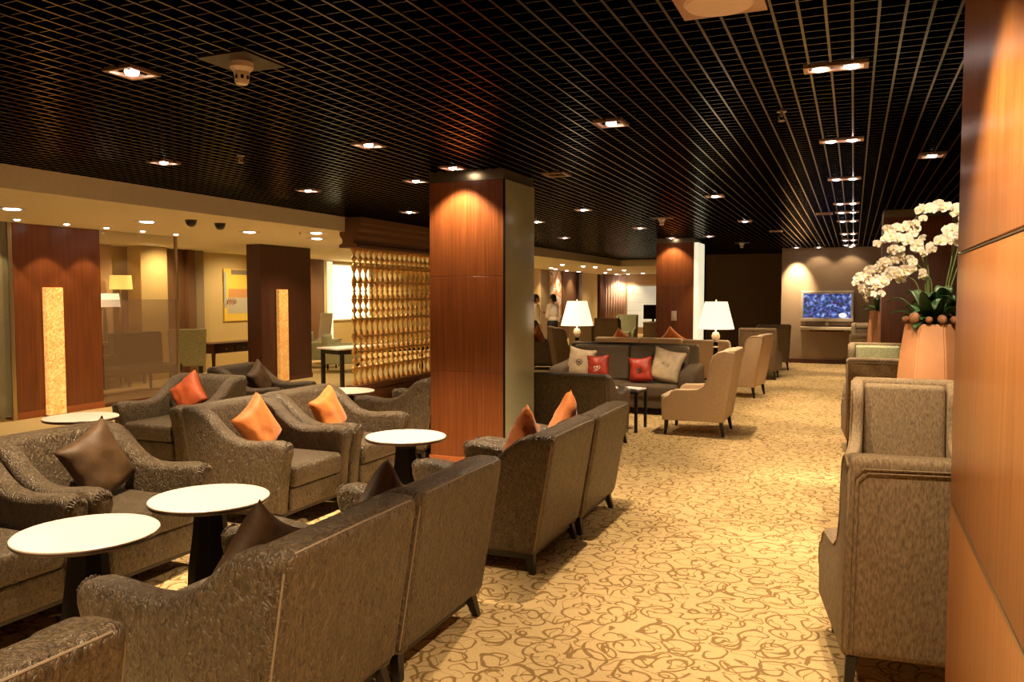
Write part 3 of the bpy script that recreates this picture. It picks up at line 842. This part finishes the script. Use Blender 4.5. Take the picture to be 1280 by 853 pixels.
cushion(-4.3, 15.95, 0, -.0, .76, 38, 'orange', 'orange cushion above the tan armchair back just right of the left lamp', .2)

# ------------------------------------------------------------------ floor lamps
def floor_lamp(label, loc):
    t = thing('floor_lamp', label, 'lamp', loc, group='floor lamps with white pleated shades')
    b = bmesh.new(); n = 96; rings = []
    for z, r in ((1.175, .26), (1.3, .228), (1.45, .188), (1.57, .158)):
        rings.append([b.verts.new(((r + .003 * (i % 2)) * math.cos(2 * PI * i / n), (r + .003 * (i % 2)) * math.sin(2 * PI * i / n), z)) for i in range(n)])
    for a, c in zip(rings, rings[1:]):
        for i in range(n): b.faces.new((a[i], a[(i + 1) % n], c[(i + 1) % n], c[i]))
    o = finish('lamp_shade', b, M['shade'], t)
    b = bmesh.new(); lathe(b, [(.02, 1.13), (.045, 1.12), (.062, 1.075), (.055, 1.03), (.03, 1.0), (.02, .985)], 20); finish('glass_ball', b, M['crystal'], t)
    b = bmesh.new(); lathe(b, [(.14, 0), (.14, .02), (.04, .035), (.035, .5), (.032, .975), (.018, .985)], 20); finish('pole', b, M['black'], t)
    b = bmesh.new(); lathe(b, [(.038, .90), (.045, .91), (.038, .925)], 20); finish('collar', b, M['crystal'], t)
    b = bmesh.new(); ball(b, (0, 0, 1.36), .04); tube(b, [(0, 0, 1.12), (0, 0, 1.32)], .01); tube(b, [(0, 0, 1.57), (0, 0, 1.60)], .008)
    finish('bulb', b, M['shade'], t)
    return t
floor_lamp('white pleated floor lamp left of the distant column, behind the brown sofa', (-4.13, 12.5, 0))
floor_lamp('white pleated floor lamp beside the tan wing chairs, right of the distant column', (-1.84, 12.0, 0))

# ------------------------------------------------------------------ television and shelf
t = thing('television', 'flat television showing a blue crowd picture on the back wall', 'television', (-.59, 21.12, 1.41))
b = bmesh.new()
for d in ((-.60, .60, .30, .37), (-.60, .60, -.37, -.29)): bx(b, d[0], d[1], -.05, .06, d[2], d[3], bev=.015)
for d in ((-.60, -.54), (.54, .60)): bx(b, d[0], d[1], -.05, .06, -.3, .31, bev=.015)
bx(b, -.56, .56, .0, .05, -.33, .33)
finish('bezel', b, M['silver'], t)
box('screen', (-.545, .545, -.035, 0, -.295, .305), M['tv'], t)
b = bmesh.new(); lathe(b, [(.05, 0), (.055, .01), (.04, .02)], 20); bmesh.ops.transform(b, matrix=Matrix.Translation((0, -.05, -.43)) @ Matrix.Rotation(PI / 2, 4, 'X'), verts=b.verts); finish('logo_disc', b, M['steel'], t)
box('speaker_bar', (-.5, .5, -.03, .05, -.46, -.37), plain('speaker_grey', (.16, .11, .08), .5), t, .008)
b = bmesh.new(); ball(b, (.36, -.035, -.22), .09, (1, .12, .65), 16); finish('white_caption_spot', b, emis('tv_white', (.9, .95, 1), .9), t)
t = thing('wall_shelf', 'cream wall shelf below the television', 'shelf', (-.59, 21.03, .87))
box('board', (-.6, .6, -.17, .17, -.035, .035), M['shelfw'], t, .012)
box('bracket', (-.4, .4, .02, .17, -.08, -.035), M['base'], t)

# ------------------------------------------------------------------ orchids
def blossom_mesh():
    b = bmesh.new()
    def petal(a, l, w, lift):
        n = 5; rows = []
        for i in range(n + 1):
            u = i / n; ww = w * math.sin(PI * min(1, .12 + u * .86)) ** .7 if u < 1 else .002
            r = []
            for k in (-1, -.5, 0, .5, 1):
                x = k * ww; y = u * l; z = lift * u * u + .006 * (1 - k * k)
                r.append(b.verts.new((x * math.cos(a) - y * math.sin(a), z, x * math.sin(a) + y * math.cos(a))))
            rows.append(r)
        for i in range(n):
            for k in range(4): b.faces.new((rows[i][k], rows[i][k + 1], rows[i + 1][k + 1], rows[i + 1][k]))
    for a, l, w in ((0, .046, .02), (R(125), .044, .018), (R(-125), .044, .018), (R(68), .05, .032), (R(-68), .05, .032)): petal(a, l, w, .012)
    ball(b, (0, .008, -.004), .009, (1, 1, 1.3), 8, 1)
    return b
BL = None
def orchid(label, loc, k=1., vz=1.43, sprays=None, nl=9, seed=1, vs=1.):
    global BL
    rnd = random.Random(seed)
    t = thing('potted_orchid', label, 'plant', loc)
    # six sided tapering vase, bulging
    b = bmesh.new(); lathe(b, [(.15 * vs, 0), (.19 * vs, .15), (.245 * vs, .6), (.25 * vs, .95), (.23 * vs, 1.2), (.20 * vs, vz - .02), (.195 * vs, vz), (.175 * vs, vz - .01), (.165 * vs, vz - .12)], 7)
    bmesh.ops.rotate(b, cent=(0, 0, 0), matrix=Matrix.Rotation(R(-16), 3, 'Z'), verts=b.verts)
    bmesh.ops.bevel(b, geom=[e for e in b.edges if abs(e.verts[0].co.z - e.verts[1].co.z) > .05], offset=.01, segments=2, affect='EDGES')
    finish('vase', b, M['vase'], t, angle=25)
    b = bmesh.new(); lathe(b, [(.168 * vs, vz - .06), (.1, vz - .02), (.001, vz)], 12); finish('soil', b, M['base'], t)
    for i in range(nl):
        a = i * 2.4 + rnd.random() * .5; l = (.20 + .13 * rnd.random()) * k; up = .03 + .075 * (i % 4) + .06 * rnd.random(); ox = .06 * rnd.uniform(-1, 1); oy = .05 * rnd.uniform(-1, 1)
        b = bmesh.new(); n = 9; rows = []
        for q in range(n + 1):
            u = q / n; w = .058 * k * math.sin(PI * min(.97, .10 + u * .87)) ** .8
            cx = u * l; z = up * math.sin(u * 2.0) * k - .12 * u * u * (1 if i % 3 == 0 else .2)
            rows.append([b.verts.new((ox + cx * math.cos(a) - s * w * math.sin(a), oy + cx * math.sin(a) + s * w * math.cos(a), vz + z + .014 * abs(s))) for s in (-1, -.5, 0, .5, 1)])
        for q in range(n):
            for s in range(4): b.faces.new((rows[q][s], rows[q][s + 1], rows[q + 1][s + 1], rows[q + 1][s]))
        o = finish('leaf', b, M['leaf'], t, angle=180); md = o.modifiers.new('s', 'SOLIDIFY'); md.thickness = .003
    if vs >= 1:
        for x, y, r in ((-.13, -.14, .045), (.06, -.19, .036), (-.03, -.19, .028), (.15, -.14, .03), (-.19, -.05, .028)):
            b = bmesh.new(); ball(b, (x, y, vz + .015 + r * .7), r, seg=14); finish('bark_ball', b, M['ball'], t)
    if BL is None: BL = finish('blossom', blossom_mesh(), [M['petal'], M['petalc']], t, angle=180); first = True
    for sp in sprays:
        P = [Vector((0, 0, vz - .03)) + Vector((sp[0][0] * .25, 0, 0))]
        apex = Vector((sp[0][0], sp[0][1], sp[0][2]))
        pts = [P[0], P[0].lerp(apex, .5) + Vector((.02, 0, .12 * k)), apex] + [Vector(p) for p in sp[1:]]
        # smooth
        fine = []
        for i in range(len(pts) - 1):
            p0 = pts[max(0, i - 1)]; p1 = pts[i]; p2 = pts[i + 1]; p3 = pts[min(len(pts) - 1, i + 2)]
            for q in range(6):
                u = q / 6
                fine.append(.5 * ((2 * p1) + (-p0 + p2) * u + (2 * p0 - 5 * p1 + 4 * p2 - p3) * u * u + (-p0 + 3 * p1 - 3 * p2 + p3) * u ** 3))
        fine.append(pts[-1])
        b = bmesh.new(); tube(b, fine, .005, 6, r1=.002); finish('flower_stem', b, M['stem'], t)
        run = fine[12:]
        L = sum((a - c).length for a, c in zip(run, run[1:])); nb = max(3, int(L / (.036 * k)))
        for q in range(nb):
            u = (q + .5) / nb * (len(run) - 1); i = min(int(u), len(run) - 2); p = run[i].lerp(run[i + 1], u - i)
            if q == 0 and BL.get('free', 1): o = BL.copy()
            else: o = BL.copy()
            COL.objects.link(o); o.parent = t
            side = 1 if q % 2 else -1
            o.location = p + Vector((side * .028 * rnd.uniform(.5, 1), -.02 - .03 * rnd.random(), -.02 + .035 * rnd.uniform(-1, 1)))
            o.rotation_euler = (R(rnd.uniform(-35, 20)), R(rnd.uniform(-30, 30)), R(180 + rnd.uniform(-50, 35)))
            sc_ = rnd.uniform(.85, 1.12) * (1 if q < nb - 3 else .75); o.scale = (sc_,) * 3
    return t
# sprays: apex then points, relative to the vase foot (x, y, z absolute height)
orchid('tall terracotta vase with white orchids and dark leaves beside the right wall', (.58, 7.3, 0), sprays=[
    [(.20, .02, 2.14), (.24, -.02, 2.30), (.15, -.03, 2.36), (.02, -.05, 2.37), (-.08, -.06, 2.33), (-.17, -.08, 2.24)],
    [(.16, .02, 2.10), (.23, -.02, 2.25), (.15, -.06, 2.22), (.06, -.08, 2.15)],
    [(.22, .0, 2.0), (.23, -.05, 2.13), (.09, -.08, 2.12), (-.01, -.1, 2.07), (-.10, -.12, 2.01)],
    [(-.08, .0, 2.05), (-.15, -.02, 2.18), (-.26, -.05, 2.21), (-.34, -.08, 2.16), (-.40, -.1, 2.08)],
    [(-.1, -.02, 2.0), (-.20, -.04, 2.14), (-.30, -.07, 2.12), (-.25, -.1, 2.05)],
    [(-.12, .0, 1.88), (-.24, -.05, 2.01), (-.34, -.08, 1.96), (-.43, -.1, 1.89), (-.52, -.12, 1.83), (-.57, -.12, 1.80)],
    [(-.04, -.02, 1.82), (-.15, -.05, 1.93), (-.24, -.08, 1.87), (-.33, -.1, 1.81), (-.385, -.12, 1.73), (-.41, -.12, 1.66)],
    [(-.20, -.02, 1.82), (-.34, -.06, 1.90), (-.43, -.08, 1.80), (-.50, -.1, 1.74)],
], nl=26, seed=3)
BL2 = BL
# remove the unplaced first blossom into position on the first spray
BL.location = (-.1, -.06, 2.33); BL.rotation_euler = (0, 0, R(170))
orchid('smaller distant orchid in a terracotta vase behind the far wing chairs', (.36, 14.0, 0), k=.8, vs=.62, vz=1.42, sprays=[
    [(-.05, 0, 1.75), (-.12, -.02, 1.85), (-.2, -.04, 1.8), (-.25, -.04, 1.68)],
    [(-.02, 0, 1.65), (-.08, -.02, 1.78), (-.14, -.04, 1.7), (-.18, -.04, 1.6)]], nl=8, seed=9)

# ------------------------------------------------------------------ people
def capsule(b, p, q, r0, r1, sx=1., n=6):
    p, q = Vector(p), Vector(q); pts = [p.lerp(q, i / n) for i in range(n + 1)]
    tube(b, pts, r0, 14, r1=r1); ball(b, p, r0, seg=14); ball(b, q, r1, seg=14)
def remesh(o, v=.012):
    md = o.modifiers.new('r', 'REMESH'); md.mode = 'VOXEL'; md.voxel_size = v; md.use_smooth_shade = True
    m2 = o.modifiers.new('s', 'SMOOTH'); m2.iterations = 4; m2.factor = .5
def person(label, loc, rz, folded=True):
    t = thing('person', label, 'person', loc, rz)   # faces +Y
    b = bmesh.new()
    # head
    ball(b, (0, .01, 1.585), .078, (1, 1.18, 1.42), 18); ball(b, (0, .085, 1.56), .014, (1, 1.2, 1.6), 8)
    ball(b, (0, .055, 1.515), .045, (1, 1, .8), 12)
    for s in (-1, 1): ball(b, (s * .079, 0, 1.575), .02, (.45, 1, 1.5), 8)
    capsule(b, (0, -.01, 1.42), (0, 0, 1.52), .052, .05)
    ball(b, (0, 0, 1.22), .14, (1.15, .75, 1.5), 16); ball(b, (0, 0, .98), .135, (1.15, .8, 1.1), 16)
    capsule(b, (-.15, 0, 1.39), (.15, 0, 1.39), .055, .055)
    hands = []
    for s in (-1, 1):
        sh = (s * .185, 0, 1.37)
        if folded: el = (s * .225, .03, 1.10); wr = (-s * .05, .185, 1.15 + .03 * s)
        else: el = (s * .24, -.02, 1.09); wr = (s * .23, .08, .86)
        capsule(b, sh, el, .048, .038); capsule(b, el, wr, .038, .026)
        w = Vector(wr); d = (w - Vector(el)).normalized()
        palm = w + d * .05; capsule(b, w, palm, .026, .03)
        for k in range(4):
            off = Vector((0, .0, (k - 1.5) * .017)) if folded else Vector((0, (k - 1.5) * .017, 0))
            f0 = palm + off; f1 = f0 + d * (.045 + .006 * (k in (1, 2))); f2 = f1 + (d + Vector((0, -.6 if folded else .2, -.1))).normalized() * .03
            tube(b, [f0, f1, f2], .0085, 8, r1=.007)
        tube(b, [w + Vector((0, 0, .02)), w + d * .03 + Vector((0, .0, .045)), w + d * .055 + Vector((0, .0, .055))], .011, 8, r1=.008)
        hip = (s * .09, 0, .92); kn = (s * .10, .015, .49); an = (s * .105, -.01, .08)
        capsule(b, hip, kn, .085, .055); capsule(b, kn, an, .052, .036)
        capsule(b, (s * .105, -.03, .05), (s * .115, .15, .035), .036, .03)
    o = finish('body', b, M['skin'], t); remesh(o, .011)
    # shirt
    b = bmesh.new()
    ball(b, (0, 0, 1.22), .155, (1.18, .80, 1.45), 16); capsule(b, (-.16, 0, 1.385), (.16, 0, 1.385), .068, .068)
    ball(b, (0, 0, 1.03), .15, (1.15, .82, .75), 16)
    for s in (-1, 1):
        sh = (s * .19, 0, 1.37)
        if folded: el = (s * .228, .03, 1.10); wr = (s * .06, .135, 1.12 + .03 * s)
        else: el = (s * .243, -.02, 1.09); wr = (s * .235, .06, .93)
        capsule(b, sh, el, .062, .052); capsule(b, el, wr, .052, .04)
    o = finish('shirt', b, M['shirt'], t); remesh(o, .013)
    b = bmesh.new(); ball(b, (0, 0, .95), .15, (1.18, .85, .8), 16)
    for s in (-1, 1):
        capsule(b, (s * .09, 0, .9), (s * .10, .015, .49), .10, .075); capsule(b, (s * .10, .015, .49), (s * .105, -.01, .11), .075, .06)
    o = finish('trousers', b, M['trouser'], t); remesh(o, .013)
    b = bmesh.new(); ball(b, (0, -.012, 1.615), .085, (1.02, 1.16, 1.22), 16); ball(b, (0, -.04, 1.57), .08, (1, .9, 1.1), 14)
    o = finish('hair', b, M['hair'], t)
    for v in o.data.vertices:
        if v.co.y > .06 and v.co.z < 1.655: v.co.y = .06 - (1.655 - v.co.z) * .6
    b = bmesh.new()
    for s in (-1, 1):
        bx(b, s * .11 - .045, s * .11 + .045, -.08, .19, 0, .075, bev=.03, seg=3, fn=lambda x, y, z: (x, y, z * (1 if y < .08 else .75)))
    finish('shoes', b, M['hair'], t)
person('person in cream shirt and black trousers standing with folded arms by the floral picture', (-7.5, 20.6, 0), R(75), True)
person('person in a shirt half hidden behind the grey green column side', (-8.02, 20.7, 0), R(-60), False)

# background work desk with monitor
t = thing('work_desk', 'pale desk behind the left floor lamp near the pale lit panels', 'desk', (-6.1, 28.2, 0))
box('top', (-.7, .7, -.35, .35, .72, .75), M['shelfw'], t, .005); box('front_panel', (-.66, .66, -.32, -.3, .05, .72), M['walltaupe'], t)
for s in (-1, 1): box('leg', (s * .65 - .03, s * .65 + .03, -.3, .3, 0, .72), M['leg'], t)
t = thing('monitor', 'black computer monitor left of the distant wood column', 'monitor', (-6.5, 28.2, .75), R(10))
box('screen_case', (-.34, .34, -.03, .03, .10, .6), M['black'], t, .01); box('stand', (-.04, .04, -.02, .02, .01, .14), M['black'], t); box('foot', (-.13, .13, -.1, .1, 0, .012), M['black'], t, .004)
t = thing('sideboard', 'low cabinet with dark bottles and pale top right of the left floor lamp', 'cabinet', (-7.4, 22.9, 0))
box('body', (-.35, .35, -.2, .2, .05, .78), M['walltaupe'], t, .005); box('top', (-.38, .38, -.22, .22, .78, .81), M['shelfw'], t, .004); box('plinth', (-.33, .33, -.18, .18, 0, .05), M['base'], t)
for k in range(5):
    o = thing('bottle', ('first', 'second', 'third', 'fourth', 'fifth')[k] + ' dark bottle from the left on the low cabinet by the lamp', 'bottle', (-7.64 + k * .12, 22.9, .81), 0, 'dark bottles on the cabinet')
    b = bmesh.new(); lathe(b, [(.035, 0), (.036, .16), (.012, .21), (.012, .26)], 12); finish('glass_body', b, M['darkdome'], o)
    b = bmesh.new(); lathe(b, [(.014, .26), (.014, .285)], 10); finish('cap', b, M['steel'], o)

# ------------------------------------------------------------------ ceiling fittings and lights
def spot(loc, power, size=95, blend=.7, target=None, col=(1, .74, .46), r=.03):
    l = bpy.data.lights.new('downlight_or_fill_beam', 'SPOT'); l.energy = power; l.spot_size = R(size); l.spot_blend = blend; l.color = col; l.shadow_soft_size = r
    o = bpy.data.objects.new('downlight_or_fill_beam', l); COL.objects.link(o); o.location = loc
    if target:
        d = Vector(target) - Vector(loc); o.rotation_euler = d.to_track_quat('-Z', 'Y').to_euler()
    return o
ORD = ('nearest', 'second', 'third', 'fourth', 'fifth', 'sixth', 'seventh', 'eighth', 'ninth', 'tenth', 'eleventh', 'twelfth', 'thirteenth')
def downlight(proto_holder={}, label='', loc=(0, 0, 0), group='', lamps=1, grid=True, lit=True):
    key = (lamps, grid, lit)
    if key not in proto_holder:
        t = thing('ceiling_downlight', label, 'ceiling light', group=group)
        if grid:
            w, d = (.155, .06) if lamps == 2 else (.10, .10)
            if not lit: w = d = .11
            b = bmesh.new(); i = .022
            for q in ((-w, w, -d, -d + i), (-w, w, d - i, d), (-w, -w + i, -d + i, d - i), (w - i, w, -d + i, d - i)): bx(b, q[0], q[1], q[2], q[3], -.008, .012)
            finish('frame', b, M['fixture'], t)
            box('recess', (-w + i, w - i, -d + i, d - i, .03, .034), M['black'] if lit else M['fixture'], t)
        else:
            b = bmesh.new(); lathe(b, [(.05, -.004), (.068, -.006), (.07, 0), (.05, .0)], 20); finish('frame', b, M['plastic'], t)
        if lit:
            for k in range(lamps):
                b = bmesh.new(); x = 0 if lamps == 1 else (-.075, .075)[k]
                lathe(b, [(.034, .012), (.036, .0), (.03, -.012), (.001, -.02)], 16, (x, 0, 0)); finish('lamp', b, M['lampdisc'], t)
        proto_holder[key] = t; t.location = loc
        return t
    t = copy_tree(proto_holder[key]); t.location = loc; t['label'] = label; t['group'] = group
    return t
ys = [4.54, 6.66, 8.83, 11.17, 12.34, 13.77, 16.57, 18.44, 20.2]
for i, y in enumerate(ys):
    downlight(label=ORD[i] + ' twin lamp downlight from the camera in the row above the aisle', loc=(-.11, y, CZ - .002), group='twin lamp downlights above the aisle', lamps=2)
WARM = (1, .74, .46)
AISLE = [(-.11, y) for y in (.2, 2.35)] + [(-.11, y) for y in ys]
for i, (x, y) in enumerate(AISLE):
    spot((x, y, 2.79), 300 if y < 10 else 260, 92 if y < 3 else 62, .55)
single = [ # x, y, power, target dx,dy, label
    (-3.53, 3.21, 620, (0, 0), 'square downlight above the bright round tables, upper left of the ceiling'),
    (-3.51, 5.44, 600, (0, 0), 'square downlight above the orange cushion armchairs'),
    (-5.63, 5.44, 420, (0, 0), 'square downlight left of the one above the bright tables, near the soffit'),
    (-5.63, 7.49, 260, (0, 0), 'square downlight near the soffit, in front of the lattice cornice'),
    (-4.15, 7.30, 120, (0, 0), 'square downlight just left of the tall column top'),
    (-3.42, 6.70, 150, (0, .16), 'round bright downlight right at the tall column face'),
    (-5.76, 9.94, 200, (0, 0), 'small downlight before the lattice cornice'),
    (-1.55, 5.41, 300, (0, 0), 'square downlight in the middle of the ceiling, right of the tall column'),
    (-1.53, 9.76, 280, (0, 0), 'faint square downlight above the tan wing chair'),
    (.58, 7.67, 120, (0, 0), 'round downlight above the orchid vase near the right wall'),
    (-3.42, 10.59, 240, (0, 0), 'small downlight above the brown sofa'),
    (-4.64, 12.0, 150, (0, 0), 'small downlight right beside the tall column edge, far back'),
    (-3.43, 13.80, 170, (0, 0), 'small far downlight left of the distant column'),
    (-3.42, 16.38, 70, (0, .15), 'bright downlight at the distant column face'),
    (-2.64, 16.2, 120, (0, 0), 'bright downlight right of the distant column'),
    (-.80, 20.85, 16, (0, .35), 'bright downlight close to the back wall above the television left half'),
    (-1.30, 20.75, 190, (0, .38), 'downlight aimed at the back wall left of the television'),
    (-.08, 20.85, 16, (0, .35), 'bright downlight close to the back wall, rightmost'),
    (-1.6, 13.2, 170, (0, 0), 'small far downlight above the second tan wing chair'),
    (-5.4, 15.5, 140, (0, 0), 'far downlight above the distant armchairs by the soffit edge'),
]
for x, y, p, t_, lab in single:
    if x == -1.30:
        downlight(label=lab, loc=(x, y, CZ - .002), group='single lamp downlights', lamps=1)
        spot((x, y, 2.79), 420, 56, .9, (x, 21.2, 1.98)); continue
    downlight(label=lab, loc=(x, y, CZ - .002), group='single lamp downlights', lamps=1)
    spot((x, y, 2.79), p, (112 if abs(x + 1.54) < .02 else 82 if y < 6 and x < -3 else 66) if t_ == (0, 0) else 100, .5, (x + t_[0], y + t_[1], 1.79))
for x, y, lab in ((-2.68, 7.45, 'unlit square ceiling plate right of the tall column top'), (-1.32, 15.43, 'unlit far ceiling plate left of the twin lamp row'),
                  (-.41, 12.43, 'pale ceiling plate just left of the twin lamp row')):
    downlight(label=lab, loc=(x, y, CZ - .002), group='unlit ceiling plates', lit=False)
# beams without fixtures: added fill lamps, and the washer of the wood wall
for x, y, p in ((-3.5, .9, 420), (-1.6, .9, 380)):
    spot((x, y, 2.79), p, 84)  # unseen lamps added to light the chairs and floor near the camera
spot((-.12, 1.75, 2.79), 150, 84, .45, (.33, 1.55, 1.3))
spot((.75, 3.55, 2.79), 30); spot((.70, 5.4, 2.79), 240, 84, .6, (.5, 5.9, .8)); spot((.45, 5.9, 2.79), 150, 64, .5, (.30, 7.2, 1.95)); spot((-1.32, 15.43, 2.79), 220, 90); spot((-2.64, 20.6, 2.79), 160, 100)  # added fill for wing chairs, orchid blossoms, a far aisle chair and dark wall
spot((-6.5, 19.6, 2.79), 260, 100)  # added to brighten the standing staff, no fixture here
# soffit downlights
sof = [(-9.75, 7.03), (-9.75, 7.73), (-9.75, 8.36), (-9.78, 9.02), (-9.8, 9.68)]
for i, (x, y) in enumerate(sof):
    downlight(label=ORD[i] + ' small round downlight in the soffit row before the glowing strip column', loc=(x, y, SZ), group='small soffit downlights', grid=False)
    spot((x, y, SZ - .04), 38, 72, .3, (x - .16, y, 1.9), (1, .68, .38))
big = [(-8.62, 6.16), (-8.48, 7.89), (-8.42, 9.76), (-8.33, 11.3), (-7.6, 10.3)]
for i, (x, y) in enumerate(big):
    o = downlight(label=ORD[i] + ' wide round downlight in the plaster soffit at the left', loc=(x, y, SZ), group='wide soffit downlights', grid=False)
    o.scale = (2.5, 2.5, 1)
    spot((x, y, SZ - .04), 85, 130, .8)
farsp = [(-8.27, 23.57), (-8.09, 25.09), (-7.94, 25.93), (-8.17, 28.45), (-7.92, 29.53), (-9.55, 26.07), (-10.0, 29.0), (-9.43, 32.24), (-9.62, 34.6), (-9.1, 34.6), (-8.2, 33.6), (-9.8, 27.2), (-9.95, 30.3)]
for i, (x, y) in enumerate(farsp):
    o = downlight(label=ORD[i] + ' tiny far downlight in the soffit right of the tall column', loc=(x, y, SZ), group='far soffit downlights', grid=False)
    o.scale = (2, 2, 1)
    spot((x, y, SZ - .04), 85, 110, .7)
for y in (4, 6.5, 9.5, 12, 14.5, 16.8, 19, 21.5): spot((-11.9, y, SZ - .04), 130, 130, .8, (-12.5, y, 1.4), (1, .74, .42))  # hidden spots added to light the left room, no fixtures modelled
for y in (12.5, 15, 18, 21): spot((-9.2, y, SZ - .04), 110, 130, .8, None, (1, .76, .46))
# warm glow from the lamps under their shades
for p in ((-4.13, 12.5, 1.36), (-1.84, 12.0, 1.36)):
    l = bpy.data.lights.new('lamp_glow', 'POINT'); l.energy = 22; l.color = (1, .72, .4); l.shadow_soft_size = .05
    o = bpy.data.objects.new('lamp_glow', l); COL.objects.link(o); o.location = p
# smoke detectors, cameras, sprinklers
def detector(label, loc, s=1.):
    t = thing('smoke_detector', label, 'smoke detector', loc, 0, 'smoke detectors')
    box('mounting_plate', (-.15, .15, -.15, .15, -.004, .012), plain('detector_plate', (.018, .011, .006), .4), t)
    b = bmesh.new(); lathe(b, [(.058 * s, 0), (.058 * s, -.03), (.045 * s, -.045), (.040 * s, -.05)], 24); finish('base', b, M['plastic'], t)
    b = bmesh.new(); lathe(b, [(.040 * s, -.05), (.034 * s, -.10), (.028 * s, -.11), (.001, -.112)], 20)
    finish('sensor_head', b, M['plastic'], t)
    b = bmesh.new()
    for k in range(8):
        a = k * PI / 4; bx(b, .036 * s * math.cos(a) - .005, .036 * s * math.cos(a) + .005, .036 * s * math.sin(a) - .005, .036 * s * math.sin(a) + .005, -.088, -.07)
    finish('vent_slot', b, M['black'], t)
detector('white smoke detector hanging from the upper left ceiling grid', (-2.87, 3.29, CZ))
detector('distant white smoke detector above the brown sofa', (-2.69, 12.18, CZ))
detector('third white detector far back above the dark wall', (-2.3, 18.5, CZ))
for x, y, lab in ((-7.78, 7.94, 'left black dome camera under the soffit edge'), (-7.78, 8.45, 'right black dome camera under the soffit edge')):
    t = thing('dome_camera', lab, 'camera', (x, y, SZ), 0, 'dome cameras')
    b = bmesh.new(); lathe(b, [(.075, 0), (.075, -.02), (.068, -.025)], 24); finish('mount', b, M['darkdome'], t)
    b = bmesh.new(); lathe(b, [(.066, -.02), (.062, -.05), (.045, -.075), (.02, -.088), (.001, -.09)], 24); finish('dome', b, M['darkdome'], t)
for x, y, z, lab in ((-.45, 5.51, CZ, 'small sprinkler head above the aisle, left of the twin lamps'), (-4.78, 5.45, CZ, 'small sprinkler head in the ceiling grid at upper left'), (-7.75, 10.1, SZ, 'small sprinkler head under the soffit near the lattice')):
    t = thing('sprinkler', lab, 'sprinkler', (x, y, z), 0, 'sprinkler heads')
    b = bmesh.new(); tube(b, [(0, 0, .36 if z == CZ else .03), (0, 0, -.03)], .009, 8); tube(b, [(-.015, 0, -.02), (-.02, 0, -.04), (0, 0, -.055)], .003, 6); tube(b, [(.015, 0, -.02), (.02, 0, -.04), (0, 0, -.055)], .003, 6)
    finish('body', b, M['steel'], t)
    b = bmesh.new(); lathe(b, [(.022, -.058), (.022, -.055)], 16); finish('deflector', b, M['steel'], t)
    b = bmesh.new(); lathe(b, [(.03, -.002), (.03, .004)], 16); finish('rosette', b, M['steel'], t)
# round vent at the very top edge
t = thing('ceiling_speaker', 'large pale round fitting cut off by the top edge of the photo', 'ceiling speaker', (-.52, 3.36, CZ))
box('plate', (-.17, .17, -.17, .17, -.006, .01), M['fixture'], t, .002)
b = bmesh.new(); lathe(b, [(.14, -.008), (.13, -.02), (.001, -.03)], 32); finish('grille', b, M['fixwhite'], t)

# ------------------------------------------------------------------ camera, world
W = bpy.data.worlds.new('world'); S.world = W; W.use_nodes = True
W.node_tree.nodes['Background'].inputs[0].default_value = (.9, .6, .35, 1)
W.node_tree.nodes['Background'].inputs[1].default_value = .0
cam = bpy.data.cameras.new('camera'); co = bpy.data.objects.new('camera', cam); COL.objects.link(co)
cam.sensor_width = 36; cam.lens = 1010 / 1280 * 36; cam.clip_start = .05; cam.clip_end = 100
co.location = (0, 0, 1.65); co.rotation_euler = (R(90 - 3.17), 0, R(22.886))
S.camera = co
S.view_settings.view_transform = 'Standard'; S.view_settings.look = 'None'
S.view_settings.gamma = 1; S.view_settings.use_curve_mapping = False
S.view_settings.exposure = 0.0
